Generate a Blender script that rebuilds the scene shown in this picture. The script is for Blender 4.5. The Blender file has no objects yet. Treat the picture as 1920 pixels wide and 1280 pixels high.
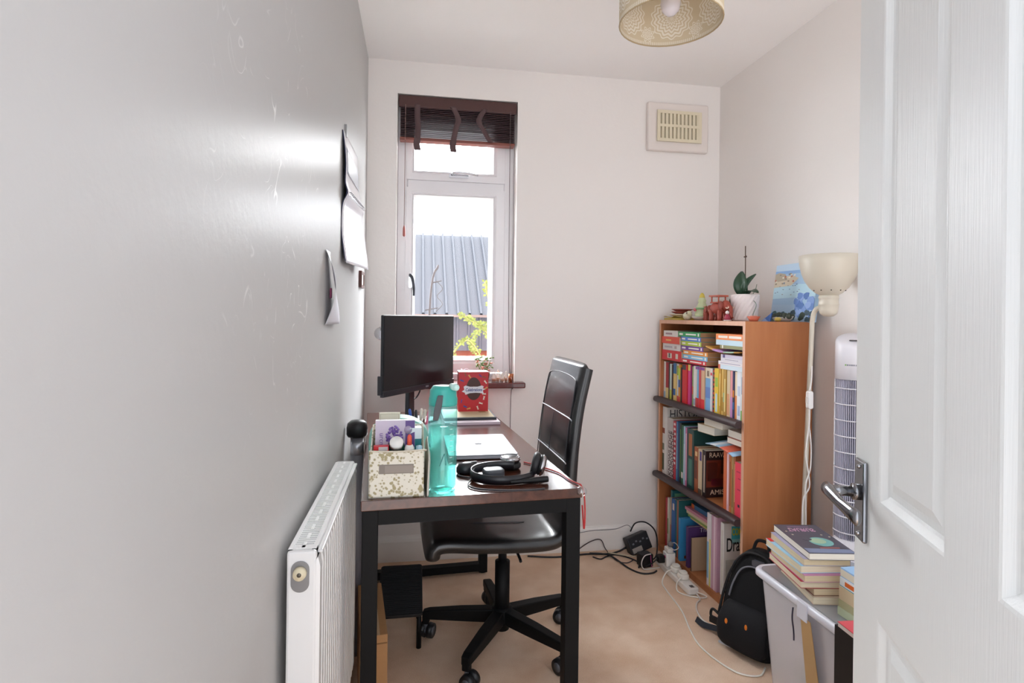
import bpy, bmesh, math, random
from mathutils import Vector, Matrix
random.seed(7)
C = bpy.context.scene.collection
S = bpy.context.scene
PI = math.pi

# ------------------------------------------------------------------ camera, sky, sun, exposure
TH = math.atan(180 / 1080.0); ROLL = 0.0125
cam = bpy.data.cameras.new('camera'); cam.sensor_width = 36; cam.lens = 20.25
cam.shift_y = -(640 - 593) / 1920; cam.clip_start = 0.02; cam.clip_end = 200
cam_o = bpy.data.objects.new('camera', cam); C.objects.link(cam_o); S.camera = cam_o
_R = Vector((math.cos(TH), -math.sin(TH), 0)); _U = Vector((0, 0, 1)); _F = Vector((math.sin(TH), math.cos(TH), 0))
_r = _R * math.cos(ROLL) + _U * math.sin(ROLL); _u = _U * math.cos(ROLL) - _R * math.sin(ROLL)
cam_o.matrix_world = Matrix(((_r.x, _u.x, -_F.x, 0), (_r.y, _u.y, -_F.y, 0), (_r.z, _u.z, -_F.z, 1.19), (0, 0, 0, 1)))

world = bpy.data.worlds.new('sky'); S.world = world; world.use_nodes = True
wn, wl = world.node_tree.nodes, world.node_tree.links; wn.clear()
w_out = wn.new('ShaderNodeOutputWorld'); w_bg = wn.new('ShaderNodeBackground')
w_tc = wn.new('ShaderNodeTexCoord'); w_sep = wn.new('ShaderNodeSeparateXYZ'); w_map = wn.new('ShaderNodeMapRange')
w_ramp = wn.new('ShaderNodeMix'); w_ramp.data_type = 'RGBA'
SKY_FRONT = (14.5, 14.9, 15.6, 1); SKY_BACK = (0.98, 1.03, 1.12, 1)     # open sky beyond the window / dimmer hall side behind
w_ramp.inputs[6].default_value = SKY_BACK; w_ramp.inputs[7].default_value = SKY_FRONT
w_map.inputs['From Min'].default_value = -0.2; w_map.inputs['From Max'].default_value = 0.5
wl.new(w_tc.outputs['Generated'], w_sep.inputs[0]); wl.new(w_sep.outputs['Y'], w_map.inputs['Value'])
wl.new(w_map.outputs[0], w_ramp.inputs[0]); wl.new(w_ramp.outputs[2], w_bg.inputs['Color']); wl.new(w_bg.outputs[0], w_out.inputs[0])
w_bg.inputs['Strength'].default_value = 1.0
# soft bright lobe added to the sky behind the camera, fills the room frontally
w_dot = wn.new('ShaderNodeVectorMath'); w_dot.operation = 'DOT_PRODUCT'; w_dot.inputs[1].default_value = Vector((-0.05, -1.0, -0.10)).normalized()
w_lobe = wn.new('ShaderNodeMapRange'); w_lobe.interpolation_type = 'SMOOTHSTEP'
w_lobe.inputs['From Min'].default_value = 0.76; w_lobe.inputs['From Max'].default_value = 0.98; w_lobe.inputs['To Max'].default_value = 0.5
w_add = wn.new('ShaderNodeMix'); w_add.data_type = 'RGBA'; w_add.blend_type = 'ADD'; w_add.inputs[7].default_value = (1, 1, 1, 1); w_add.clamp_result = False; w_add.clamp_factor = False
wl.new(w_tc.outputs['Generated'], w_dot.inputs[0]); wl.new(w_dot.outputs['Value'], w_lobe.inputs['Value']); wl.new(w_lobe.outputs[0], w_add.inputs[0])
wl.new(w_ramp.outputs[2], w_add.inputs[6]); wl.new(w_add.outputs[2], w_bg.inputs['Color'])

sun = bpy.data.lights.new('sun', 'SUN'); sun.energy = 3.2; sun.angle = math.radians(50); sun.color = (1, 0.98, 0.95)
sun_o = bpy.data.objects.new('sun', sun); C.objects.link(sun_o)
sun_o.rotation_euler = Vector((-0.15, -1.0, -0.75)).to_track_quat('-Z', 'Y').to_euler()
sun_o.location = (1, 8, 6)

S.view_settings.view_transform = 'Standard'; S.view_settings.look = 'None'
S.view_settings.gamma = 1; S.view_settings.use_curve_mapping = False
S.view_settings.exposure = 0.9
try:
    S.cycles.max_bounces = 10; S.cycles.diffuse_bounces = 6; S.cycles.transparent_max_bounces = 16
except Exception:
    pass

# ------------------------------------------------------------------ materials
def lin(c):
    c /= 255.0
    return c / 12.92 if c <= 0.04045 else ((c + 0.055) / 1.055) ** 2.4
def rgb(h):
    h = h.lstrip('#')
    return (lin(int(h[0:2], 16)), lin(int(h[2:4], 16)), lin(int(h[4:6], 16)), 1)
_mats = {}
def newmat(name):
    m = bpy.data.materials.new(name); m.use_nodes = True
    nt = m.node_tree
    return m, nt, nt.nodes['Principled BSDF']
def M(h, rough=0.55, metal=0.0, bump=0.0, scale=60.0, var=0.0, spec=0.5, coat=0.0):
    """plain procedural surface: colour with slight noise variation and optional noise bump"""
    key = (h, rough, metal, bump, scale, var, spec, coat)
    if key in _mats: return _mats[key]
    m, nt, b = newmat('surface_' + h.lstrip('#'))
    b.inputs['Base Color'].default_value = rgb(h); b.inputs['Roughness'].default_value = rough
    b.inputs['Metallic'].default_value = metal; b.inputs['Specular IOR Level'].default_value = spec
    b.inputs['Coat Weight'].default_value = coat; b.inputs['Coat Roughness'].default_value = 0.1
    if bump or var:
        tc = nt.nodes.new('ShaderNodeTexCoord'); n = nt.nodes.new('ShaderNodeTexNoise')
        n.inputs['Scale'].default_value = scale; n.inputs['Detail'].default_value = 4
        nt.links.new(tc.outputs['Object'], n.inputs['Vector'])
        if bump:
            bp = nt.nodes.new('ShaderNodeBump'); bp.inputs['Strength'].default_value = bump; bp.inputs['Distance'].default_value = 0.01
            nt.links.new(n.outputs['Fac'], bp.inputs['Height']); nt.links.new(bp.outputs[0], b.inputs['Normal'])
        if var:
            hs = nt.nodes.new('ShaderNodeHueSaturation'); hs.inputs['Color'].default_value = rgb(h)
            mr = nt.nodes.new('ShaderNodeMapRange'); mr.inputs['To Min'].default_value = 1 - var; mr.inputs['To Max'].default_value = 1 + var
            nt.links.new(n.outputs['Fac'], mr.inputs['Value']); nt.links.new(mr.outputs[0], hs.inputs['Value'])
            nt.links.new(hs.outputs[0], b.inputs['Base Color'])
    _mats[key] = m
    return m

def grain_mat(name, h1, h2, axis='X', scale=9, stretch=14, rough=0.35, coat=0.0, bump=0.02):
    m, nt, b = newmat(name)
    tc = nt.nodes.new('ShaderNodeTexCoord'); mp = nt.nodes.new('ShaderNodeMapping')
    sc = [scale * stretch / 4] * 3; sc['XYZ'.index(axis)] = scale / 4
    mp.inputs['Scale'].default_value = sc
    n = nt.nodes.new('ShaderNodeTexNoise'); n.inputs['Scale'].default_value = 1.0; n.inputs['Detail'].default_value = 6; n.inputs['Distortion'].default_value = 0.6
    r = nt.nodes.new('ShaderNodeValToRGB'); r.color_ramp.elements[0].color = rgb(h1); r.color_ramp.elements[1].color = rgb(h2)
    r.color_ramp.elements[0].position = 0.3; r.color_ramp.elements[1].position = 0.7
    bp = nt.nodes.new('ShaderNodeBump'); bp.inputs['Strength'].default_value = bump; bp.inputs['Distance'].default_value = 0.01
    L = nt.links
    L.new(tc.outputs['Object'], mp.inputs[0]); L.new(mp.outputs[0], n.inputs['Vector']); L.new(n.outputs['Fac'], r.inputs[0])
    L.new(r.outputs[0], b.inputs['Base Color']); L.new(n.outputs['Fac'], bp.inputs['Height']); L.new(bp.outputs[0], b.inputs['Normal'])
    b.inputs['Roughness'].default_value = rough; b.inputs['Coat Weight'].default_value = coat; b.inputs['Coat Roughness'].default_value = 0.2
    return m

def clear_mat(name, tint, gloss_col=(1, 1, 1, 1), rough=0.05, fac=0.1, diffuse=None, dfac=0.0):
    """thin clear plastic or glass: tinted see-through plus a mirror share that grows at grazing angles"""
    m = bpy.data.materials.new(name); m.use_nodes = True; nt = m.node_tree; nt.nodes.clear(); L = nt.links
    o = nt.nodes.new('ShaderNodeOutputMaterial'); t = nt.nodes.new('ShaderNodeBsdfTransparent'); t.inputs[0].default_value = tint
    g = nt.nodes.new('ShaderNodeBsdfGlossy'); g.inputs['Color'].default_value = gloss_col; g.inputs['Roughness'].default_value = rough
    lw = nt.nodes.new('ShaderNodeLayerWeight'); lw.inputs[0].default_value = 0.25
    mr = nt.nodes.new('ShaderNodeMapRange'); mr.inputs['To Min'].default_value = fac; mr.inputs['To Max'].default_value = 0.5
    mx = nt.nodes.new('ShaderNodeMixShader')
    L.new(lw.outputs['Facing'], mr.inputs['Value']); mr.inputs['From Min'].default_value = 0.15
    base = t.outputs[0]
    if diffuse:
        d = nt.nodes.new('ShaderNodeBsdfDiffuse'); d.inputs[0].default_value = diffuse
        tr = nt.nodes.new('ShaderNodeBsdfTranslucent'); tr.inputs[0].default_value = diffuse
        ad = nt.nodes.new('ShaderNodeMixShader'); ad.inputs[0].default_value = 0.3
        L.new(d.outputs[0], ad.inputs[1]); L.new(tr.outputs[0], ad.inputs[2])
        m2 = nt.nodes.new('ShaderNodeMixShader'); m2.inputs[0].default_value = dfac
        L.new(t.outputs[0], m2.inputs[1]); L.new(ad.outputs[0], m2.inputs[2]); base = m2.outputs[0]
    L.new(mr.outputs[0], mx.inputs[0]); L.new(base, mx.inputs[1]); L.new(g.outputs[0], mx.inputs[2]); L.new(mx.outputs[0], o.inputs[0])
    return m

def wall_mat(name, h, rough, scuffs=False):
    m, nt, b = newmat(name); L = nt.links
    tc = nt.nodes.new('ShaderNodeTexCoord'); n = nt.nodes.new('ShaderNodeTexNoise'); n.inputs['Scale'].default_value = 55; n.inputs['Detail'].default_value = 6
    n2 = nt.nodes.new('ShaderNodeTexNoise'); n2.inputs['Scale'].default_value = 2.2; n2.inputs['Detail'].default_value = 3
    bp = nt.nodes.new('ShaderNodeBump'); bp.inputs['Strength'].default_value = 0.06; bp.inputs['Distance'].default_value = 0.01
    L.new(tc.outputs['Object'], n.inputs['Vector']); L.new(tc.outputs['Object'], n2.inputs['Vector'])
    add = nt.nodes.new('ShaderNodeMath'); add.operation = 'MULTIPLY_ADD'; add.inputs[1].default_value = 1.2
    L.new(n2.outputs['Fac'], add.inputs[0]); L.new(n.outputs['Fac'], add.inputs[2])
    L.new(add.outputs[0], bp.inputs['Height']); L.new(bp.outputs[0], b.inputs['Normal'])
    b.inputs['Base Color'].default_value = rgb(h); b.inputs['Roughness'].default_value = rough
    if scuffs:
        # dull satin sheen, and thin pale curved scratch marks within one worn patch of the wall
        prev = None
        for (sc, dist, w) in ((5.0, 1.2, 0.006), (8.0, 1.8, 0.007), (3.6, 2.4, 0.005)):
            q = nt.nodes.new('ShaderNodeTexNoise'); q.inputs['Scale'].default_value = sc; q.inputs['Detail'].default_value = 1.0; q.inputs['Distortion'].default_value = dist
            L.new(tc.outputs['Object'], q.inputs['Vector'])
            a = nt.nodes.new('ShaderNodeMath'); a.operation = 'SUBTRACT'; a.inputs[1].default_value = 0.5; L.new(q.outputs['Fac'], a.inputs[0])
            c = nt.nodes.new('ShaderNodeMath'); c.operation = 'ABSOLUTE'; L.new(a.outputs[0], c.inputs[0])
            d = nt.nodes.new('ShaderNodeMapRange'); d.inputs['From Max'].default_value = w; d.inputs['To Min'].default_value = 1; d.inputs['To Max'].default_value = 0
            L.new(c.outputs[0], d.inputs['Value'])
            brk = nt.nodes.new('ShaderNodeTexNoise'); brk.inputs['Scale'].default_value = 7 + sc; L.new(tc.outputs['Object'], brk.inputs['Vector'])
            bm_ = nt.nodes.new('ShaderNodeMapRange'); bm_.inputs['From Min'].default_value = 0.56; bm_.inputs['From Max'].default_value = 0.66; L.new(brk.outputs['Fac'], bm_.inputs['Value'])
            e = nt.nodes.new('ShaderNodeMath'); e.operation = 'MULTIPLY'; L.new(d.outputs[0], e.inputs[0]); L.new(bm_.outputs[0], e.inputs[1])
            if prev is None: prev = e
            else:
                f = nt.nodes.new('ShaderNodeMath'); f.operation = 'MAXIMUM'; L.new(prev.outputs[0], f.inputs[0]); L.new(e.outputs[0], f.inputs[1]); prev = f
        # worn patch around the middle of the wall (object coordinates = room coordinates)
        vd = nt.nodes.new('ShaderNodeVectorMath'); vd.operation = 'DISTANCE'; vd.inputs[1].default_value = (-0.24, 1.14, 1.40); L.new(tc.outputs['Object'], vd.inputs[0])
        mk = nt.nodes.new('ShaderNodeMapRange'); mk.inputs['From Min'].default_value = 0.18; mk.inputs['From Max'].default_value = 0.50; mk.inputs['To Min'].default_value = 0.85; mk.inputs['To Max'].default_value = 0
        L.new(vd.outputs['Value'], mk.inputs['Value'])
        g = nt.nodes.new('ShaderNodeMath'); g.operation = 'MULTIPLY'; L.new(prev.outputs[0], g.inputs[0]); L.new(mk.outputs[0], g.inputs[1])
        mx = nt.nodes.new('ShaderNodeMix'); mx.data_type = 'RGBA'; mx.inputs[6].default_value = rgb(h); mx.inputs[7].default_value = rgb('#fbfaf8')
        L.new(g.outputs[0], mx.inputs[0]); L.new(mx.outputs[2], b.inputs['Base Color'])
        b.inputs['Specular IOR Level'].default_value = 0.0
        gl = nt.nodes.new('ShaderNodeBsdfGlossy'); gl.inputs['Roughness'].default_value = rough; L.new(bp.outputs[0], gl.inputs['Normal'])
        ms_ = nt.nodes.new('ShaderNodeMixShader'); ms_.inputs[0].default_value = 0.10
        L.new(b.outputs[0], ms_.inputs[1]); L.new(gl.outputs[0], ms_.inputs[2]); L.new(ms_.outputs[0], nt.nodes['Material Output'].inputs['Surface'])
    return m

def carpet_mat():
    m, nt, b = newmat('beige_carpet'); L = nt.links
    tc = nt.nodes.new('ShaderNodeTexCoord')
    n = nt.nodes.new('ShaderNodeTexNoise'); n.inputs['Scale'].default_value = 420; n.inputs['Detail'].default_value = 2
    n2 = nt.nodes.new('ShaderNodeTexNoise'); n2.inputs['Scale'].default_value = 7; n2.inputs['Detail'].default_value = 5
    r = nt.nodes.new('ShaderNodeValToRGB'); r.color_ramp.elements[0].color = rgb('#d9b597'); r.color_ramp.elements[1].color = rgb('#f0d6be')
    r.color_ramp.elements[0].position = 0.35; r.color_ramp.elements[1].position = 0.65
    mx = nt.nodes.new('ShaderNodeMath'); mx.operation = 'MULTIPLY_ADD'; mx.inputs[1].default_value = 0.45
    mu = nt.nodes.new('ShaderNodeMath'); mu.operation = 'MULTIPLY'; mu.inputs[1].default_value = 0.55
    bp = nt.nodes.new('ShaderNodeBump'); bp.inputs['Strength'].default_value = 0.5; bp.inputs['Distance'].default_value = 0.006
    for q in (n, n2): L.new(tc.outputs['Object'], q.inputs['Vector'])
    L.new(n2.outputs['Fac'], mu.inputs[0]); L.new(n.outputs['Fac'], mx.inputs[0]); L.new(mu.outputs[0], mx.inputs[2]); L.new(mx.outputs[0], r.inputs[0])
    L.new(r.outputs[0], b.inputs['Base Color']); L.new(n.outputs['Fac'], bp.inputs['Height']); L.new(bp.outputs[0], b.inputs['Normal'])
    b.inputs['Roughness'].default_value = 0.95; b.inputs['Specular IOR Level'].default_value = 0.1
    return m

def leather_mat():
    return M('#0e0f13', 0.34, 0, 0.08, 260, 0, 0.6, 0.45)

def floral_mat():
    m, nt, b = newmat('floral_paper'); L = nt.links
    tc = nt.nodes.new('ShaderNodeTexCoord')
    v = nt.nodes.new('ShaderNodeTexVoronoi'); v.inputs['Scale'].default_value = 130; v.inputs['Randomness'].default_value = 1
    n = nt.nodes.new('ShaderNodeTexNoise'); n.inputs['Scale'].default_value = 26; n.inputs['Detail'].default_value = 6; n.inputs['Distortion'].default_value = 1.2
    s = nt.nodes.new('ShaderNodeMath'); s.operation = 'SUBTRACT'; 
    th = nt.nodes.new('ShaderNodeMapRange'); th.inputs['From Min'].default_value = 0.06; th.inputs['From Max'].default_value = 0.13
    mu = nt.nodes.new('ShaderNodeMath'); mu.operation = 'MULTIPLY'; mu.inputs[1].default_value = 0.75
    L.new(tc.outputs['Object'], v.inputs['Vector']); L.new(tc.outputs['Object'], n.inputs['Vector'])
    L.new(v.outputs['Distance'], mu.inputs[0]); L.new(n.outputs['Fac'], s.inputs[0]); L.new(mu.outputs[0], s.inputs[1]); L.new(s.outputs[0], th.inputs['Value'])
    mx = nt.nodes.new('ShaderNodeMix'); mx.data_type = 'RGBA'; mx.inputs[6].default_value = rgb('#e4e0d2'); mx.inputs[7].default_value = rgb('#a89d78')
    th.inputs['From Min'].default_value = 0.12; th.inputs['From Max'].default_value = 0.26
    L.new(th.outputs[0], mx.inputs[0]); L.new(mx.outputs[2], b.inputs['Base Color']); b.inputs['Roughness'].default_value = 0.6
    return m

def lace_mat(name, base, motif, radius):
    """lampshade fabric: rows of round lace medallions printed round the drum (cylinder coordinates of the shade)"""
    m, nt, b = newmat(name); L = nt.links
    def math_(op, a=None, c=None, v1=None):
        q = nt.nodes.new('ShaderNodeMath'); q.operation = op
        if a is not None: L.new(a, q.inputs[0])
        if c is not None: L.new(c, q.inputs[1])
        if v1 is not None: q.inputs[1].default_value = v1
        return q.outputs[0]
    tc = nt.nodes.new('ShaderNodeTexCoord'); sp = nt.nodes.new('ShaderNodeSeparateXYZ'); L.new(tc.outputs['Object'], sp.inputs[0])
    ang = math_('ARCTAN2', sp.outputs['Y'], sp.outputs['X'])
    n_rep = 6
    u = math_('MULTIPLY', ang, v1=n_rep / (2 * PI)); fr = math_('FRACT', u); cu = math_('SUBTRACT', fr, v1=0.5)
    cu = math_('MULTIPLY', cu, v1=2 * PI * radius / n_rep)
    cv = math_('SUBTRACT', sp.outputs['Z'], v1=0.085)
    d2 = math_('SQRT', math_('ADD', math_('MULTIPLY', cu, cu), math_('MULTIPLY', cv, cv)))
    pa = math_('ARCTAN2', cv, cu)
    pet = math_('MULTIPLY', math_('COSINE', math_('MULTIPLY', pa, v1=14)), v1=0.0035)
    dd = math_('ADD', d2, pet)
    rings = math_('SINE', math_('MULTIPLY', dd, v1=520))
    on = math_('GREATER_THAN', rings, v1=-0.15)
    inside = math_('LESS_THAN', dd, v1=0.064)
    med = math_('MULTIPLY', on, inside)
    # small blossoms between the medallions
    cu2 = math_('SUBTRACT', math_('FRACT', math_('ADD', u, v1=0.5)), v1=0.5); cu2 = math_('MULTIPLY', cu2, v1=2 * PI * radius / n_rep)
    cv2 = math_('SUBTRACT', sp.outputs['Z'], v1=0.035)
    e2 = math_('SQRT', math_('ADD', math_('MULTIPLY', cu2, cu2), math_('MULTIPLY', cv2, cv2)))
    p2 = math_('ARCTAN2', cv2, cu2); ee = math_('ADD', e2, math_('MULTIPLY', math_('COSINE', math_('MULTIPLY', p2, v1=8)), v1=0.004))
    bl = math_('MULTIPLY', math_('LESS_THAN', ee, v1=0.021), math_('GREATER_THAN', math_('SINE', math_('MULTIPLY', ee, v1=700)), v1=-0.2))
    edge = math_('LESS_THAN', sp.outputs['Z'], v1=0.012)
    teeth = math_('MULTIPLY', edge, math_('GREATER_THAN', math_('SINE', math_('MULTIPLY', ang, v1=150)), v1=0))
    fac = math_('MAXIMUM', math_('MAXIMUM', med, bl), teeth); fac = math_('MULTIPLY', fac, v1=0.8)
    mx = nt.nodes.new('ShaderNodeMix'); mx.data_type = 'RGBA'; mx.inputs[6].default_value = rgb(base); mx.inputs[7].default_value = rgb(motif)
    L.new(fac, mx.inputs[0]); L.new(mx.outputs[2], b.inputs['Base Color']); b.inputs['Roughness'].default_value = 0.8
    return m

def pages_mat(h='#e2d3b4', axis=1):
    key = ('pages', h, axis)
    if key in _mats: return _mats[key]
    m, nt, b = newmat('page_edges'); L = nt.links
    tc = nt.nodes.new('ShaderNodeTexCoord'); mp = nt.nodes.new('ShaderNodeMapping'); sc = [6, 6, 6]; sc[axis] = 900
    mp.inputs['Scale'].default_value = sc
    n = nt.nodes.new('ShaderNodeTexNoise'); n.inputs['Scale'].default_value = 1; n.inputs['Detail'].default_value = 2
    hs = nt.nodes.new('ShaderNodeHueSaturation'); hs.inputs['Color'].default_value = rgb(h)
    mr = nt.nodes.new('ShaderNodeMapRange'); mr.inputs['To Min'].default_value = 0.72; mr.inputs['To Max'].default_value = 1.2
    L.new(tc.outputs['Object'], mp.inputs[0]); L.new(mp.outputs[0], n.inputs['Vector']); L.new(n.outputs['Fac'], mr.inputs['Value'])
    L.new(mr.outputs[0], hs.inputs['Value']); L.new(hs.outputs[0], b.inputs['Base Color']); b.inputs['Roughness'].default_value = 0.85
    _mats[key] = m
    return m

BLACK_METAL = M('#090a0c', 0.55, 0.0, 0.03, 300, 0, 0.22)
BLACK_PLASTIC = M('#0e0f12', 0.4, 0, 0, 60, 0, .4)
WHITE_PLASTIC = M('#e9e8e6', 0.35)
CHROME = M('#b9b9bd', 0.16, 1.0)
WOOD = grain_mat('bookcase_veneer', '#a9683f', '#b97a4d', 'Z', 8, 12, 0.42)
WOOD_EDGE = grain_mat('bookcase_edging', '#cf9a7c', '#dcae92', 'Z', 8, 10, 0.45)
WALNUT = grain_mat('walnut_desktop', '#42241a', '#5c3224', 'Y', 10, 14, 0.2, 0.5, 0.015)
CARD = M('#b98a5c', 0.85, 0, 0.08, 90, 0.06)

# ------------------------------------------------------------------ mesh helpers
def smooth_path(pts, n=8, closed=False):
    P = [Vector(p) for p in pts]
    if len(P) < 3: return P
    out = []; N = len(P); segs = N if closed else N - 1
    for i in range(segs):
        if closed: p0, p1, p2, p3 = P[(i - 1) % N], P[i], P[(i + 1) % N], P[(i + 2) % N]
        else: p0, p1, p2, p3 = P[max(i - 1, 0)], P[i], P[i + 1], P[min(i + 2, N - 1)]
        for k in range(n):
            t = k / n
            out.append(0.5 * ((2 * p1) + (p2 - p0) * t + (2 * p0 - 5 * p1 + 4 * p2 - p3) * t * t + (3 * p1 - p0 - 3 * p2 + p3) * t ** 3))
    if not closed: out.append(P[-1])
    return out

class MB:
    def __init__(s): s.v = []; s.f = []; s.m = []; s.s = []
    def add(s, vs, fs, m=0, smooth=False, X=None):
        o = len(s.v)
        for v in vs:
            v = Vector(v); s.v.append(tuple(X @ v if X is not None else v))
        for f in fs: s.f.append(tuple(i + o for i in f)); s.m.append(m); s.s.append(smooth)
        return s
    def box(s, x0, y0, z0, x1, y1, z1, m=0, X=None):
        vs = [(x, y, z) for x in (x0, x1) for y in (y0, y1) for z in (z0, z1)]
        return s.add(vs, [(0, 1, 3, 2), (4, 6, 7, 5), (0, 4, 5, 1), (2, 3, 7, 6), (0, 2, 6, 4), (1, 5, 7, 3)], m, False, X)
    def lathe(s, prof, cx=0, cy=0, seg=32, m=0, X=None, smooth=True, sx=1.0, sy=1.0):
        vs = []; fs = []; n = len(prof)
        for (r, z) in prof:
            for k in range(seg):
                a = 2 * PI * k / seg; vs.append((cx + r * sx * math.cos(a), cy + r * sy * math.sin(a), z))
        for i in range(n - 1):
            for k in range(seg):
                k2 = (k + 1) % seg; fs.append((i * seg + k, i * seg + k2, (i + 1) * seg + k2, (i + 1) * seg + k))
        ends = math.hypot(prof[0][0] - prof[-1][0], prof[0][1] - prof[-1][1]) > 1e-6
        if ends and prof[0][0] > 1e-6: fs.append(tuple(range(seg - 1, -1, -1)))
        if ends and prof[-1][0] > 1e-6: fs.append(tuple((n - 1) * seg + k for k in range(seg)))
        return s.add(vs, fs, m, smooth, X)
    def cyl(s, p0, p1, r0, r1=None, seg=20, m=0, smooth=True):
        r1 = r0 if r1 is None else r1
        p0, p1 = Vector(p0), Vector(p1); d = p1 - p0
        X = Matrix.Translation(p0) @ d.to_track_quat('Z', 'Y').to_matrix().to_4x4()
        return s.lathe([(r0, 0), (r1, d.length)], 0, 0, seg, m, X, smooth)
    def ball(s, c, r, seg=20, rings=12, m=0, sx=1, sy=1, sz=1, X=None):
        prof = [(math.sin(PI * i / rings) * r, -math.cos(PI * i / rings) * r * sz) for i in range(rings + 1)]
        T = Matrix.Translation(Vector(c)); T = T @ X if X is not None else T
        return s.lathe(prof, 0, 0, seg, m, T, True, sx, sy)
    def tube(s, pts, r, seg=8, m=0, closed=False, n=8, sharp=False):
        P = [Vector(p) for p in pts] if sharp else smooth_path(pts, n, closed)
        N = len(P); vs = []; fs = []; up = None
        for i, p in enumerate(P):
            a = P[(i - 1) % N] if (closed or i > 0) else p; b = P[(i + 1) % N] if (closed or i < N - 1) else p
            t = (b - a).normalized() if (b - a).length > 1e-9 else Vector((0, 0, 1))
            if up is None: up = Vector((0, 0, 1)) if abs(t.z) < 0.9 else Vector((1, 0, 0))
            sd = t.cross(up)
            if sd.length < 1e-6: sd = t.orthogonal()
            sd.normalize(); up = sd.cross(t).normalized()
            rr = r[min(int(i * len(r) / N), len(r) - 1)] if isinstance(r, (list, tuple)) else r
            for k in range(seg):
                q = 2 * PI * k / seg; vs.append(p + (sd * math.cos(q) + up * math.sin(q)) * rr)
        for i in range(N if closed else N - 1):
            j = (i + 1) % N
            for k in range(seg):
                k2 = (k + 1) % seg; fs.append((i * seg + k, i * seg + k2, j * seg + k2, j * seg + k))
        if not closed: fs.append(tuple(range(seg - 1, -1, -1))); fs.append(tuple((N - 1) * seg + k for k in range(seg)))
        return s.add(vs, fs, m, True)
    def prism(s, poly, a, b, axis='z', m=0, X=None, smooth=False):
        """poly of 2-D points extruded from a to b along axis (x: poly is y,z; y: poly is x,z; z: poly is x,y)"""
        def pt(p, h): return {'x': (h, p[0], p[1]), 'y': (p[0], h, p[1]), 'z': (p[0], p[1], h)}[axis]
        n = len(poly); vs = [pt(p, a) for p in poly] + [pt(p, b) for p in poly]
        fs = [tuple(range(n - 1, -1, -1)), tuple(range(n, 2 * n))] + [(i, (i + 1) % n, n + (i + 1) % n, n + i) for i in range(n)]
        return s.add(vs, fs, m, smooth, X)
    def grid(s, fn, nu, nv, m=0, smooth=True, X=None, thick=0.0):
        vs = [fn(i / nu, j / nv) for i in range(nu + 1) for j in range(nv + 1)]
        fs = [(i * (nv + 1) + j, (i + 1) * (nv + 1) + j, (i + 1) * (nv + 1) + j + 1, i * (nv + 1) + j + 1) for i in range(nu) for j in range(nv)]
        return s.add(vs, fs, m, smooth, X)
    def loft(s, rings, m=0, smooth=True, cap=True, X=None):
        n = len(rings[0]); vs = [p for r in rings for p in r]; fs = []
        for i in range(len(rings) - 1):
            for k in range(n):
                k2 = (k + 1) % n; fs.append((i * n + k, i * n + k2, (i + 1) * n + k2, (i + 1) * n + k))
        if cap: fs.append(tuple(range(n - 1, -1, -1))); fs.append(tuple((len(rings) - 1) * n + k for k in range(n)))
        return s.add(vs, fs, m, smooth, X)
    def build(s, name, mats, parent=None, loc=(0, 0, 0), rot=(0, 0, 0), bevel=0, bseg=2, subsurf=0, solid=0, normals=True):
        me = bpy.data.meshes.new(name); me.from_pydata(s.v, [], s.f)
        for mt in (mats if isinstance(mats, (list, tuple)) else [mats]): me.materials.append(mt)
        for p, mi, sm in zip(me.polygons, s.m, s.s): p.material_index = mi; p.use_smooth = sm
        if normals:
            bm = bmesh.new(); bm.from_mesh(me); bmesh.ops.recalc_face_normals(bm, faces=bm.faces); bm.to_mesh(me); bm.free()
        o = bpy.data.objects.new(name, me); C.objects.link(o); o.location = loc; o.rotation_euler = rot
        if parent is not None: o.parent = parent
        if solid:
            md = o.modifiers.new('solid', 'SOLIDIFY'); md.thickness = solid; md.offset = 0
        if subsurf:
            md = o.modifiers.new('subsurf', 'SUBSURF'); md.levels = subsurf; md.render_levels = subsurf
        if bevel:
            md = o.modifiers.new('bevel', 'BEVEL'); md.width = bevel; md.segments = bseg; md.limit_method = 'ANGLE'; md.angle_limit = math.radians(40)
        return o

def tag(o, label, cat, group=None):
    o['label'] = label; o['category'] = cat
    if group: o['group'] = group
    return o
def struct(o):
    o['kind'] = 'structure'; return o
def thing(name, label, cat, loc=(0, 0, 0), rz=0, group=None, rot=None):
    o = bpy.data.objects.new(name, None); C.objects.link(o); o.empty_display_size = 0.05
    o.location = loc; o.rotation_euler = rot if rot else (0, 0, rz)
    return tag(o, label, cat, group)

def text_mesh(body, size, align='CENTER', ext=0.0003, shear=0.0, spacing=1.0, xs=1.0, bold=0.0):
    cu = bpy.data.curves.new('lettering', 'FONT'); cu.body = body; cu.size = size; cu.align_x = align; cu.align_y = 'CENTER'
    cu.extrude = ext; cu.shear = shear; cu.space_character = spacing; cu.offset = bold
    t = bpy.data.objects.new('lettering', cu); me = bpy.data.meshes.new_from_object(t)
    bpy.data.objects.remove(t); bpy.data.curves.remove(cu)
    for v in me.vertices: v.co.x *= xs
    return me
def lettering(name, body, size, mat, parent, loc, rot, **k):
    me = text_mesh(body, size, **k); me.name = name
    me.materials.clear(); me.materials.append(mat)
    o = bpy.data.objects.new(name, me); C.objects.link(o); o.parent = parent; o.location = loc; o.rotation_euler = rot
    return o
def rrect(w, h, r, n=6, cx=0, cy=0):
    out = []
    for (sx, sy, a0) in ((1, 1, 0), (-1, 1, 90), (-1, -1, 180), (1, -1, 270)):
        for k in range(n + 1):
            a = math.radians(a0 + 90 * k / n); out.append((cx + sx * (w / 2 - r) + r * math.cos(a), cy + sy * (h / 2 - r) + r * math.sin(a)))
    return out

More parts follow.
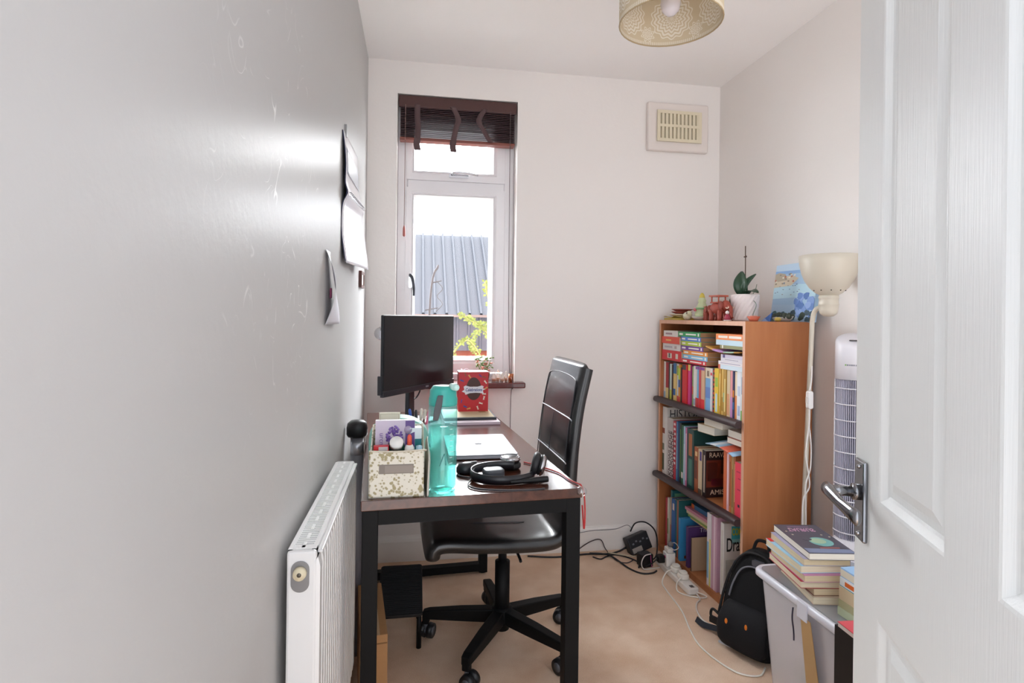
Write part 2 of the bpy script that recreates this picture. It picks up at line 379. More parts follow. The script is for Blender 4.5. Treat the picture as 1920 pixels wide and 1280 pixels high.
# ------------------------------------------------------------------ the setting
XL, XR, YB, ZC = -0.24, 1.58, 2.84, 2.42
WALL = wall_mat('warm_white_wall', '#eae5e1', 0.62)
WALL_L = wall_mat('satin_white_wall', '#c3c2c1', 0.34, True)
struct(MB().box(XL - .1, -0.7, -.06, XR + .1, YB + .2, 0).build('floor', carpet_mat()))
struct(MB().box(XL - .1, 0.06, ZC, XR + .1, YB + .2, ZC + .08).build('ceiling', wall_mat('ceiling_paint', '#f7f5f4', 0.8)))
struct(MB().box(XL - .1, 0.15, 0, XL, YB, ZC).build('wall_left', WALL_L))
struct(MB().box(-6, YB + .1, -1, XL - .11, YB + .2, 6).box(XR + .11, YB + .1, -1, 8, YB + .2, 6).box(XL - .11, YB + .1, ZC + .09, XR + .11, YB + .2, 6).box(XL - .11, YB + .1, -1, XR + .11, YB + .2, -.07).build('wall_exterior_blocker', M('#a9826c', .9, 0, .2, 20, .1)))  # unseen stretch of house wall, added to keep back sky light off the outbuilding
struct(MB().box(XR, 0.16, 0, XR + .1, YB, ZC).build('wall_right', WALL))
WX0, WX1, WZ0, WZ1 = -0.10, 0.49, 0.845, 2.262
def wall_hole():
    b = MB(); y0, y1 = YB, YB + .2; X = [XL - .1, WX0, WX1, XR + .1]; Z = [0, WZ0, WZ1, ZC]
    for i in range(3):
        for j in range(3):
            if i == 1 and j == 1: continue
            b.box(X[i], y0, Z[j], X[i + 1], y1, Z[j + 1])
    bm_v = b
    return bm_v
wb = wall_hole().build('wall_back', WALL)
bm = bmesh.new(); bm.from_mesh(wb.data); bmesh.ops.remove_doubles(bm, verts=bm.verts, dist=1e-5)
from collections import Counter
dup_f = Counter(frozenset(v.index for v in f.verts) for f in bm.faces)
bmesh.ops.delete(bm, geom=[f for f in bm.faces if dup_f[frozenset(v.index for v in f.verts)] > 1], context='FACES_ONLY')
bmesh.ops.recalc_face_normals(bm, faces=bm.faces); bm.to_mesh(wb.data); bm.free(); struct(wb)
SKIRT = M('#ece7e2', 0.4)
prof = [(0, 0), (.014, 0), (.014, .095), (.011, .108), (.006, .116), (.004, .122), (0, .122)]
struct(MB().prism([(YB - a, z) for a, z in prof], XL, XR, 'x').build('baseboard_back', SKIRT))
struct(MB().prism([(XL + a * .8, z) for a, z in prof], 0.15, YB - .014, 'y').build('baseboard_left', SKIRT))
struct(MB().prism([(XR - a * .7, z) for a, z in prof], 0.16, YB - .014, 'y').build('baseboard_right', SKIRT))

# window
UPVC = M('#e4e2e4', 0.3)
win = bpy.data.objects.new('window_1', None); C.objects.link(win); win.location = (0, 2.93, 0); struct(win)
def ring(b, x0, z0, x1, z1, w, y0, y1, m=0):
    b.box(x0, y0, z0, x0 + w, y1, z1, m); b.box(x1 - w, y0, z0, x1, y1, z1, m)
    b.box(x0 + w, y0, z0, x1 - w, y1, z0 + w, m); b.box(x0 + w, y0, z1 - w, x1 - w, y1, z1, m)
b = MB(); ring(b, WX0, WZ0, WX1, WZ1, .05, 0, .07); b.box(WX0 + .05, 0, 1.823, WX1 - .05, .07, 1.872)
b.build('window_frame', UPVC, win, bevel=.006)
def sash(x0, z0, x1, z1, px0, pz0, px1, pz1, name):
    b = MB()
    o = [(x0, z0), (x1, z0), (x1, z1), (x0, z1)]; i = [(px0, pz0), (px1, pz0), (px1, pz1), (px0, pz1)]
    def mid(f): return [(a[0] + (c[0] - a[0]) * f, a[1] + (c[1] - a[1]) * f) for a, c in zip(o, i)]
    loops = [(o, .05), (o, -.012), (mid(.55), -.012), (mid(.7), -.004), (mid(.78), -.008), (i, .012), (i, .05)]
    vs = [(x, y, z) for lp, y in loops for x, z in lp]; fs = []
    for k in range(len(loops) - 1):
        for q in range(4): fs.append((k * 4 + q, k * 4 + (q + 1) % 4, (k + 1) * 4 + (q + 1) % 4, (k + 1) * 4 + q))
    b.add(vs, fs); return b.build(name, UPVC, win)
PX0, PX1 = -.008, .367
sash(WX0 + .045, 0.905, WX1 - .05, 1.83, PX0, .982, PX1, 1.781, 'casement_sash')
sash(WX0 + .045, 1.868, WX1 - .05, 2.215, PX0, 1.926, PX1, 2.16, 'fanlight_sash')
GLASS = clear_mat('window_glass', (.97, .98, .98, 1), fac=0.01)
MB().box(PX0 - .005, .02, .977, PX1 + .005, .026, 1.786).build('casement_pane', GLASS, win)
MB().box(PX0 - .005, .02, 1.921, PX1 + .005, .026, 2.165).build('fanlight_pane', GLASS, win)
b = MB(); b.prism(rrect(.018, .07, .008, cx=-.03, cy=1.36), -.02, -.012, 'y')
b.tube([(-.03, -.02, 1.385), (-.03, -.042, 1.388), (-.02, -.048, 1.375), (-.012, -.046, 1.33), (-.012, -.042, 1.285)], [.007, .008, .008, .007, .006], 8, 1)
b.build('window_handle', [CHROME, M('#44454c', .3, .6)], win)
b = MB(); b.prism(rrect(.10, .018, .006, cx=.205, cy=1.893), -.018, -.012, 'y')
b.tube([(.17, -.02, 1.9), (.18, -.035, 1.905), (.23, -.037, 1.907), (.30, -.035, 1.899)], .006, 8)
b.build('stay_latch', CHROME, win)
SILL = M('#5d1f1b', 0.25, 0, 0.02, 40, 0.08, 0.5, 0.3)
struct(MB().box(WX0 - .045, 2.775, .838, WX1 + .045, YB - .0005, .866).box(WX0 + .001, YB - .0005, .8455, WX1 - .001, 2.93, .866).build('trim_1', SILL, bevel=.006))

# door, swung open into the room
DOORW = M('#dfe1e2', 0.3, 0, 0.0)
def door_mat():
    m, nt, b = newmat('embossed_white_gloss'); L = nt.links
    tc = nt.nodes.new('ShaderNodeTexCoord'); mp = nt.nodes.new('ShaderNodeMapping'); mp.inputs['Scale'].default_value = (330, 330, 9)
    n = nt.nodes.new('ShaderNodeTexNoise'); n.inputs['Scale'].default_value = 1; n.inputs['Detail'].default_value = 3; n.inputs['Distortion'].default_value = .4
    bp = nt.nodes.new('ShaderNodeBump'); bp.inputs['Strength'].default_value = .15; bp.inputs['Distance'].default_value = .004
    L.new(tc.outputs['Object'], mp.inputs[0]); L.new(mp.outputs[0], n.inputs['Vector']); L.new(n.outputs['Fac'], bp.inputs['Height']); L.new(bp.outputs[0], b.inputs['Normal'])
    b.inputs['Base Color'].default_value = rgb('#e9ebea'); b.inputs['Roughness'].default_value = .36
    return m
PX = [0, .102, .295, .397, .59, .686]; PZ = [.012, .21, .758, .924, 1.86, 1.985]; TK = .036
b = MB()
for side in (0, 1):
    yf = 0 if side == 0 else -TK; sg = -1 if side == 0 else 1
    for i in range(5):
        for j in range(5):
            x0, x1, z0, z1 = PX[i], PX[i + 1], PZ[j], PZ[j + 1]
            if i in (1, 3) and j in (1, 3):
                loops = [(0, 0), (.004, .001), (.012, .008), (.016, .0095), (.022, .0095), (.026, .009), (.04, .004), (.044, .004)]
                vs = []; fs = []
                for (ins, dp) in loops:
                    y = yf + sg * dp
                    vs += [(x0 + ins, y, z0 + ins), (x1 - ins, y, z0 + ins), (x1 - ins, y, z1 - ins), (x0 + ins, y, z1 - ins)]
                for k in range(len(loops) - 1):
                    for q in range(4): fs.append((k * 4 + q, k * 4 + (q + 1) % 4, (k + 1) * 4 + (q + 1) % 4, (k + 1) * 4 + q))
                k = len(loops) - 1; fs.append((k * 4, k * 4 + 1, k * 4 + 2, k * 4 + 3)); b.add(vs, fs)
            else: b.add([(x0, yf, z0), (x1, yf, z0), (x1, yf, z1), (x0, yf, z1)], [(0, 1, 2, 3)])
x1, z0, z1 = PX[-1], PZ[0], PZ[-1]
b.add([(0, 0, z0), (x1, 0, z0), (x1, 0, z1), (0, 0, z1), (0, -TK, z0), (x1, -TK, z0), (x1, -TK, z1), (0, -TK, z1)], [(0, 1, 5, 4), (2, 3, 7, 6), (1, 2, 6, 5), (3, 0, 4, 7)])
door = struct(b.build('door_1', door_mat(), None, (.4377, .194, 0), (0, 0, math.radians(67.2))))
bm = bmesh.new(); bm.from_mesh(door.data); bmesh.ops.remove_doubles(bm, verts=bm.verts, dist=1e-5); bmesh.ops.recalc_face_normals(bm, faces=bm.faces); bm.to_mesh(door.data); bm.free()
hd = bpy.data.objects.new('door_handle', None); C.objects.link(hd); hd.parent = door; hd.location = (.649, 0, .912)
SATIN = M('#8f9094', 0.22, 1.0)
b = MB(); b.prism([(-.02, -.062), (.02, -.062), (.02, .062), (-.02, .062)], 0, .007, 'y'); b.build('back_plate', SATIN, hd, bevel=.003)
b = MB()
for zz in (-.052, .052): b.ball((.0, .007, zz), .0035, 10, 6)
b.build('screw', CHROME, hd)
b = MB(); b.cyl((0, .007, .012), (0, .016, .012), .0125); b.cyl((0, .016, .012), (0, .05, .012), .008); b.build('spindle', SATIN, hd)
b = MB(); b.loft([[(x, y0 + ry * math.cos(a), z0 + rz_ * math.sin(a)) for a in [2 * PI * k / 14 for k in range(14)]] for (x, y0, z0, ry, rz_) in
    ((.013, .05, .012, .004, .006), (.010, .05, .012, .008, .0105), (-.01, .05, .012, .008, .0105), (-.05, .047, .006, .006, .009), (-.085, .042, .002, .006, .011), (-.098, .040, .001, .006, .012), (-.102, .040, .001, .003, .008))])
b.build('lever', SATIN, hd)

# outside, seen through the window
struct(MB().box(-8, 3.2, -1.0, 10, 30, -.95).build('ground', M('#9a988c', .9, 0, .2, 12, .1)))
bld = thing('outbuilding', 'pale blue corrugated outbuilding with a brick base, beyond the window', 'building', (0, 8, 0))
def corr(x, a): return a * (1 if (x % 1.0) < .5 else 0)
def corrugated(p0, p1, x0, x1, pitch, amp, nrm):
    b = MB(); xs = []; x = x0
    while x < x1: xs += [(x, 0), (x + pitch * .72, 0), (x + pitch * .78, amp), (x + pitch * .94, amp)]; x += pitch
    vs = []; 
    for (xx, a) in xs:
        for p in (p0, p1): vs.append((xx, p[0] + nrm[0] * a, p[1] + nrm[1] * a))
    fs = [(2 * i, 2 * i + 2, 2 * i + 3, 2 * i + 1) for i in range(len(xs) - 1)]
    b.add(vs, fs); return b
CLAD = M('#454b55', .7, 0, 0, 60, 0, .2); 
corrugated((0, 1.20), (1.6, 2.52), -5, 7, .16, .035, (-.6, .8)).build('roof_sheet', CLAD, bld, normals=False)
corrugated((.12, .70), (.12, 1.2), -5, 7, .16, .02, (-1, 0)).build('wall_cladding', M('#4a5468', .7), bld, normals=False)
MB().box(-5, -.05, 1.17, 7, 0.05, 1.205).build('gutter', M('#6a666c', .5), bld)
MB().box(-5, .16, -1, 7, 3.5, .70).build('brick_base', M('#6a3a30', .85, 0, .2, 30, .12), bld)
MB().prism([(.2, 0.65), (3.5, 0.65), (3.5, 2.4), (1.7, 2.4), (.2, 1.15)], -5, 7, 'x').build('roof_core', M('#8d93a5', .8), bld)
b = MB(); lf = MB()
stems = [[(.62, 4.0, -.95), (.58, 4.0, .2), (.5, 3.95, .75), (.36, 3.9, 1.02), (.24, 3.88, .93)], [(.58, 4.0, .2), (.55, 3.95, .9), (.46, 3.92, 1.1), (.40, 3.9, 1.14), (.30, 3.9, 1.19)],
         [(.6, 4.0, .6), (.56, 3.95, 1.1), (.49, 3.92, 1.30), (.46, 3.9, 1.42)], [(.5, 3.95, .75), (.4, 3.92, .86), (.26, 3.9, .90)],[(.6, 4.0, .2), (.46, 3.97, .8), (.38, 3.95, 1.0), (.46, 3.93, 1.12), (.55, 3.9, 1.15)]]
for st in stems:
    b.tube(st, .006, 6)
    P = smooth_path(st, 14); 
    for p in P[14:]:
        for k in range(3):
            d = Vector((random.uniform(-1, 1), random.uniform(-.6, .2), random.uniform(-.6, 1))).normalized(); sd = d.cross(Vector((random.random(), 1, .3))).normalized()
            L_ = random.uniform(.018, .032); w_ = L_ * .30; q = p + d * .008
            lf.add([q, q + d * L_ * .5 + sd * w_, q + d * L_, q + d * L_ * .5 - sd * w_], [(0, 1, 2, 3)])
sh = b.build('climbing_shrub', M('#6b6a3a', .8)); tag(sh, 'yellow green climbing shrub arching outside the window glass', 'shrub')
lf.build('foliage', M('#5f6a2c', .6, 0, 0, 20, .15), sh, normals=False)
b = MB(); b.tube([(.09, 4.5, -.95), (.102, 4.5, 1.186), (.166, 4.5, 1.58)], .009, 8)
for (z, s_) in ((1.24, .05), (1.45, .04)): b.tube([(.11 + (z - 1.19) * .16 - s_, 4.5, z - .01), (.11 + (z - 1.19) * .16 + s_, 4.5, z + .01)], .005, 6)
b.tube([(.15, 4.5, 1.46), (.20, 4.49, 1.40), (.16, 4.49, 1.34), (.2, 4.49, 1.28), (.15, 4.49, 1.22)], .003, 6)
tag(b.build('garden_stake', M('#2a2a30', .7)), 'thin black garden stake with dry tendrils outside the window', 'garden stake')

# ------------------------------------------------------------------ blind in the window
BX0, BX1 = WX0 + .006, WX1 - .006; BY = 2.872
bl = thing('venetian_blind', 'dark brown wooden venetian blind pulled up at the top of the window', 'blind', (0, BY, 0))
BR = M('#4a2a26', .4, 0, 0, 60, 0); SLAT = M('#3d2228', .5)
MB().box(BX0, -.028, 2.202, BX1, -.020, 2.258).box(BX0, -.02, 2.215, BX1, .03, 2.257).build('head_rail', BR, bl, bevel=.003)
b = MB()
nsl = 17
for k in range(nsl):
    z = 2.200 - k * .0085; sag = .0
    tilt = .20 if k < 12 else .42
    b.add([(BX0 + .008, -.024, z - .024 * tilt * .3), (BX1 - .008, -.024, z - .024 * tilt * .3), (BX1 - .008, .024, z + .024 * tilt * .3), (BX0 + .008, .024, z + .024 * tilt * .3),
           (BX0 + .008, -.024, z + .0028 - .024 * tilt * .3), (BX1 - .008, -.024, z + .0028 - .024 * tilt * .3), (BX1 - .008, .024, z + .0028 + .024 * tilt * .3), (BX0 + .008, .024, z + .0028 + .024 * tilt * .3)],
          [(0, 1, 2, 3), (4, 5, 6, 7), (0, 1, 5, 4), (2, 3, 7, 6), (0, 3, 7, 4), (1, 2, 6, 5)])
b.build('slats', SLAT, bl)
MB().box(BX0 + .006, -.025, 2.042, BX1 - .006, .025, 2.056).build('bottom_rail', M('#7a3f34', .4), bl, bevel=.003)
TAPE = M('#5b4647', .85, 0, .15, 300)
def ribbon(pts, w, name, mt, par, th=.0012):
    P = smooth_path(pts, 8); vs = []; fs = []
    for p in P: vs += [(p.x - w / 2, p.y, p.z), (p.x + w / 2, p.y, p.z)]
    fs = [(2 * i, 2 * i + 1, 2 * i + 3, 2 * i + 2) for i in range(len(P) - 1)]
    return MB().add(vs, fs, 0, True).build(name, mt, par, solid=th, normals=False)
for x, dx, tail in ((-.005, [0, 0, .004, .002], 1), (.165, [0, .028, .016, .006], 1), (.325, [0, -.03, -.005, .03], 0)):
    pts = [(x + dx[0], -.031, 2.215), (x + dx[1], -.036, 2.155), (x + dx[2], -.036, 2.105), (x + dx[3], -.034, 2.05)]
    tp = ribbon(pts, .027, 'ladder_tape', TAPE, bl)
    if tail: ribbon([(x + dx[3], -.033, 2.052), (x + dx[3] - .004, -.036, 2.02), (x + dx[3] + .002, -.034, 1.992)], .031, 'tape_tail', TAPE, tp)
b = MB(); b.tube([(-.062, -.034, 2.21), (-.062, -.034, 1.62)], .0016, 6); b.build('left_cord', M('#8d6f6a', .7), bl)
b = MB(); b.lathe([(.002, 1.625), (.006, 1.61), (.007, 1.575), (.003, 1.57), (0, 1.57)], -.062, -.034, 12); b.build('cord_tassel', M('#a86058', .5), bl)
b = MB(); b.tube([(.452, -.034, 2.21), (.454, -.034, 1.4), (.458, -.034, 1.1), (.462, -.05, .92), (.466, -.11, .88), (.468, -.112, .84), (.470, -.05, .80), (.47, -.036, .50)], .0016, 6, n=10)
b.build('right_cord', M('#55484a', .7), bl)

# ------------------------------------------------------------------ air vent, pendant
v = thing('air_vent', 'square cream wall vent high in the right corner of the back wall', 'vent', (1.333, YB, 2.182))
b = MB(); b.prism(rrect(.335, .25, .008, 3), -.03, 0, 'y'); b.build('surround', M('#e3dad4', .6), v, bevel=.012, bseg=3)
b = MB(); b.box(-.117, -.0375, -.078, .117, -.0298, .078)
b.build('back_board', M('#a89e86', .7), v)
b = MB(); gx0, gx1, gz0, gz1 = -.122, .122, -.08, .08
ring(b, gx0, gz0, gx1, gz1, .016, -.044, -.0376); b.box(gx0 + .016, -.044, -.005, gx1 - .016, -.0376, .009)
nb = 10; w = (gx1 - gx0 - .032) / nb
for k in range(nb):
    x = gx0 + .016 + k * w; b.box(x + w * .45, -.043, gz0 + .016, x + w, -.0376, -.005); b.box(x + w * .45, -.043, .009, x + w, -.0376, gz1 - .016)
b.build('grille', M('#dcd2b8', .5), v)

pl = thing('pendant_lamp', 'cream drum pendant lampshade with lace medallions hanging from the ceiling', 'pendant lamp', (.72, 1.58, 2.05))
b = MB(); R_ = .147; H_ = .19
b.lathe([(R_, 0), (R_, H_), (R_ - .0015, H_), (R_ - .0015, 0), (R_, 0)], 0, 0, 72)
sh_ = b.build('lamp_shade', lace_mat('lace_print_fabric', '#d3c3a4', '#eee8dc', R_), pl, rot=(0, 0, math.radians(34)))
b = MB(); b.tube([((R_ - .001) * math.cos(a), (R_ - .001) * math.sin(a), 0.0) for a in [2 * PI * k / 40 for k in range(40)]], .0022, 6, closed=True, n=1)
b.build('shade_rim', M('#b8a37f', .6), sh_)
b = MB()
for k in range(3):
    a = 2 * PI * k / 3 + .4; b.tube([(.02 * math.cos(a), .02 * math.sin(a), .165), (R_ * math.cos(a) * .985, R_ * math.sin(a) * .985, .18)], .0018, 6)
b.build('spider_frame', WHITE_PLASTIC, pl)
b = MB(); b.cyl((0, 0, .115), (0, 0, .20), .021); b.tube([(0, 0, .2), (0, 0, .345)], .004, 8); b.build('lamp_holder', WHITE_PLASTIC, pl)
b = MB(); b.lathe([(0, .02), (.012, .023), (.024, .035), (.029, .055), (.026, .08), (.018, .1), (.015, .118), (0, .118)], 0, 0, 28); b.build('bulb', M('#efeaf0', .25), pl)
b = MB(); b.lathe([(0, .372), (.05, .372), (.052, .36), (.035, .345), (0, .342)], 0, 0, 28)
b.build('ceiling_rose', WHITE_PLASTIC, pl, loc=(0, 0, -.0025))

# ------------------------------------------------------------------ things on the left wall
cal = thing('wall_calendar', 'glossy white wall calendar curling off the left wall near the window', 'calendar', (XL, 0, 0))
def cal_pt(u, v, o=0.0):
    y = 1.905 + .45 * u + .03 * u * v; z = 1.78 + .035 * u - (.425 + .02 * u) * v
    out = .004 + .016 * v * v + .035 * u * max(0, v - .15) + .016 * math.sin(v * PI * 2) * (1 - u) * .6 + .012 * math.exp(-((v - .47) / .05) ** 2) - .02 * max(0, v - .9)
    return (max(out, .003) + o, y, z)
b = MB(); b.grid(lambda u, v: cal_pt(u, v), 14, 40); b.build('page', M('#eceaf0', .18, 0, 0, 60, 0, .6), cal, solid=.0012, normals=False)
b = MB(); b.grid(lambda u, v: cal_pt(u, v * .985, -.003), 10, 24); b.build('back_pages', M('#2c2f4d', .5), cal, solid=.002, normals=False)
b = MB(); b.grid(lambda u, v: cal_pt(.04 + u * .92, .12 + v * .2, .0013), 8, 8); b.build('picture', M('#b9bdc6', .25), cal, solid=.0004, normals=False)
b = MB(); hel = []
for k in range(14 * 10):
    p = cal_pt(.06 + .88 * k / 140, .47, .003); a = 2 * PI * k / 10; hel.append((p[0] + .005 * math.cos(a), p[1], p[2] + .006 * math.sin(a)))
b.tube(hel, .0009, 5, sharp=True)
b.build('wire_binding', M('#8c8d95', .35, .8), cal)
b = MB(); b.box(0, 1.96, 1.775, .008, 1.975, 1.815); b.build('hanging_clip', M('#8d8c8c', .4), cal)
b = MB()
def pap(u, v):
    y = 1.585 + .20 * u - .02 * u * (1 - v); z = 1.362 - .20 * v
    w_ = .35 + .65 * min(1, abs(v - .05) * 1.3)
    return (XL + .003 + .022 * math.sin(PI * v) * (1 - u) * 1.2 + .012 * u * v, 1.585 + .20 * u * w_, z)
b.grid(pap, 10, 24); pn = b.build('paper_note', M('#d8d6de', .4), solid=.0006, normals=False)
tag(pn, 'small curled white paper note stuck on the left wall below the calendar', 'note')
b = MB(); b.box(XL + .0035, 1.66, 1.235, XL + .0075, 1.675, 1.262); b.build('pink_mark', M('#9c3d68', .6), pn)
b = MB(); ring(b, 0, 0, .13, .07, .012, -.006, .006)
fr = b.build('picture_frame', M('#5a2e24', .4), None, (XL + .0065, 2.5, 1.305), (0, 0, PI / 2)); tag(fr, 'small brown picture frame on the left wall just under the calendar', 'picture frame')
MB().box(.01, -.002, .01, .12, .004, .06).build('mount', M('#d9d4cc', .5), fr)
hk = thing('wall_hook', 'round clear and white hook on the back wall left of the monitor', 'hook', (-.168, YB, 1.1))
b = MB(); b.cyl((0, -.001, 0), (0, -.009, 0), .030, .027, 24); b.build('suction_pad', clear_mat('clear_plastic', (.93, .95, .97, 1), fac=.2, diffuse=(.9, .92, .95, 1), dfac=.3), hk)
b = MB(); b.tube([(0, -.009, .012), (0, -.022, .006), (0, -.026, -.02), (0, -.04, -.026), (0, -.044, -.012)], .004, 8); b.ball((0, -.01, .03), .005, 10, 6); b.build('hook_arm', M('#d5d8de', .15), hk)

# ------------------------------------------------------------------ radiator
rd = thing('radiator', 'white panel radiator with top grille on the left wall', 'radiator', (XL, 1.085, 0))
RW = M('#e6e6e6', .32); RL = .655; RX0, RX1 = .018, .074; RZ0, RZ1 = .17, .762
b = MB(); n = 20; xs = []
for k in range(n):
    y0 = .03 + (RL - .06) * k / n; p = (RL - .06) / n
    xs += [(RX1 - .006, y0), (RX1 - .006, y0 + p * .28), (RX1, y0 + p * .42), (RX1, y0 + p * .86), (RX1 - .006, y0 + p)]
xs = [(RX1 - .016, 0), (RX1, .004), (RX1, .026)] + xs + [(RX1, RL - .026), (RX1, RL - .004), (RX1 - .016, RL)]
vs = [(x, y, z) for x, y in xs for z in (RZ0 + .006, RZ1 - .03)]
b.add(vs, [(2 * i, 2 * i + 2, 2 * i + 3, 2 * i + 1) for i in range(len(xs) - 1)])
b.add([(x, y, RZ1 - .03) for x, y in xs] + [(RX1 - .004, y, RZ1 - .012) for x, y in xs], [(i, i + 1, len(xs) + i + 1, len(xs) + i) for i in range(len(xs) - 1)])
b.build('front_panel', RW, rd, normals=False)
b = MB(); b.box(RX0, .002, RZ0, RX0 + .012, RL - .002, RZ1 - .008); b.build('back_panel', RW, rd)
for nm, y0 in (('end_panel', 0), ('end_panel', RL - .012)):
    MB().box(RX0 - .002, y0, RZ0, RX1 - .006, y0 + .012, RZ1).build(nm, RW, rd, bevel=.005)
b = MB(); GX0, GX1 = RX0 - .002, RX1 - .008
b.box(GX0, .012, RZ1 - .012, GX0 + .008, RL - .012, RZ1); b.box(GX1 - .008, .012, RZ1 - .012, GX1, RL - .012, RZ1)
for k in range(64):
    y = .014 + (RL - .03) * k / 63; b.box(GX0 + .008, y - .0028, RZ1 - .01, GX1 - .008, y + .0028, RZ1 - .0015)
xm = (GX0 + GX1) / 2
for k in range(14):
    y = .02 + (RL - .05) * k / 13; b.box(xm - .0028, y, RZ1 - .0105, xm + .0028, y + .026, RZ1 - .0005, 1)
b.box(GX0, .012, RZ1 - .017, GX1, .03, RZ1 - .0005)
b.build('top_grille', [RW, M('#f4f4f4', .3)], rd)
MB().box(GX0 + .008, .014, RZ1 - .03, GX1 - .008, RL - .014, RZ1 - .026).build('inner_fins', M('#8f9093', .6), rd)
b = MB(); b.box(RX1 - .008, .02, RZ1 - .012, RX1 + .002, RL - .005, RZ1 - .006); b.build('front_lip', RW, rd, bevel=.002)
vp = MB().prism(rrect(.032, .056, .0155, cx=(RX0 + RX1) / 2 - .006, cy=.717), -.002, .001, 'y').build('valve_plate', M('#8e8f92', .3, .8), rd)
b = MB(); b.cyl(((RX0 + RX1) / 2 - .006, -.001, .724), ((RX0 + RX1) / 2 - .006, -.011, .724), .0125, .011, 20); b.build('bleed_cap', M('#e2d6b8', .4), vp)
b = MB(); b.cyl(((RX0 + RX1) / 2 - .006, -.0112, .724), ((RX0 + RX1) / 2 - .006, -.012, .724), .004, .004, 10); b.build('bleed_screw', M('#6f6a60', .4, .6), vp)
b = MB(); b.tube([(.045, .03, RZ0 + .004), (.045, .03, .12), (.045, .03, .001)], .0075, 10); b.cyl((.045, .03, .10), (.045, .03, .15), .012); b.build('pipe', WHITE_PLASTIC, rd)
for y in (.12, .52): MB().box(.0005, y, .35, RX0 + .002, y + .03, .68).build('bracket', RW, rd)

# ------------------------------------------------------------------ desk
DA = math.radians(4.0); DC = Vector((-.123, 1.395, 0)); DW, DL = .553, 1.26
def dk(x, y, z=.75): 
    return (DC.x + x * math.cos(DA) - y * math.sin(DA), DC.y + x * math.sin(DA) + y * math.cos(DA), z)
def inv_dk(X, Y):
    dx, dy = X - DC.x, Y - DC.y; return (dx * math.cos(DA) + dy * math.sin(DA), -dx * math.sin(DA) + dy * math.cos(DA))
ds = thing('desk', 'walnut topped desk with square black metal legs beside the radiator', 'desk', tuple(DC), DA)
MB().box(0, 0, .725, DW, DL, .75).build('tabletop', WALNUT, ds, bevel=.002)
lw = .038
for x in (0.003, DW - lw - .003):
    for y in (0.004, DL - lw - .004):
        lg = MB().box(x, y, .004, x + lw, y + lw, .7245).build('leg', BLACK_METAL, ds, bevel=.002)
        MB().cyl((x + lw / 2, y + lw / 2, 0), (x + lw / 2, y + lw / 2, .006), .014).build('foot', BLACK_PLASTIC, lg)
for y in (.004, DL - lw - .004):
    MB().box(lw + .003, y, .69, DW - lw - .003, y + lw, .7245).build('top_rail', BLACK_METAL, ds)
    MB().box(lw + .003, y, .012, DW - lw - .003, y + lw, .045).build('bottom_rail', BLACK_METAL, ds)
for x in (.003, DW - lw - .003):
    MB().box(x, lw + .004, .69, x + lw, DL - lw - .004, .7245).build('side_rail', BLACK_METAL, ds)
b = MB(); b.ball((DW - .002, .003, .741), .0145, 18, 12, 0, 1, 1, .9); b.build('corner_guard', clear_mat('clear_guard', (.9, .92, .93, 1), fac=.22), ds)['label'] = 'clear plastic corner guard'

# ------------------------------------------------------------------ on the desk
FL = floral_mat()
bx = thing('storage_box', 'cream box with olive floral print and a label holder, front left of the desk', 'storage box', (-.107, 1.412, .7505), math.radians(1.0))
W_, D_, T_ = .131, .165, .003
def fbox(u): return .112 - .014 * math.sin(min(1, u * 1.25) * PI) + .035 * max(0, u - .35) / .65
b = MB(); b.box(0, 0, 0, W_, T_, .112); b.box(0, D_ - T_, 0, W_, D_, .146); b.box(0, 0, 0, W_, D_, T_)
for x in (0, W_ - T_):
    pts = [(D_ * k / 12, 0) for k in (0, 12)] + [(D_ * k / 12, fbox(k / 12)) for k in range(12, -1, -1)]; b.prism(pts, x, x + T_, 'x')
b.build('box_body', FL, bx)
b = MB(); b.tube([(0, 0, .113), (W_ * .5, 0, .1105), (W_, 0, .113)] + [(W_, D_ * k / 6, fbox(k / 6) + .001) for k in range(1, 7)], .0022, 6, n=4); b.build('trim', M('#cdc6b4', .5), bx)
lb = MB().box(.024, -.0015, .058, .106, 0.001, .080).build('label_holder', M('#857c73', .45), bx)
MB().box(.038, -.0022, .0605, .104, -.0012, .0775).build('label_card', M('#978d84', .6), lb)

pc = thing('carton', 'tall lilac and purple carton standing at the back of the floral box', 'carton', (-.098, 1.487, .7545), 0, rot=(math.radians(-5), 0, math.radians(1)))
b = MB(); b.box(0, 0, 0, .099, .03, .166); b.box(.075, -.0006, .001, .0985, .0, .165, 1); b.box(.06, -.0006, .001, .075, 0, .05, 1)
b.build('carton_body', [M('#cdbfd2', .4), M('#5b3b86', .4)], pc)
MB().box(.0, .0, .166, .099, .03, .1668).build('top_flap', M('#efeef2', .5), pc)
b = MB(); random.seed(3)
for k in range(70):
    a = random.uniform(0, 2 * PI); r = .0215 * math.sqrt(random.random()); x, z = .047 + r * math.cos(a), .128 + r * math.sin(a) * 1.1
    b.ball((x, -.0008, z), random.uniform(.0022, .0036), 6, 4, k % 2, 1, .3, 1)
b.build('flower_print', [M('#6a4a9c', .5), M('#8a69b8', .5)], pc)
b = MB(); b.cyl((.082, -.0008, .142), (.082, -.0016, .142), .010, .010, 20); b.build('seal', M('#b9a9c4', .4), pc)
lettering('brand_lettering', 'urcmund', .017, M('#7d5da6', .5), pc, (.016, -.0006, .105), (PI / 2, PI / 2, 0), xs=1.0)

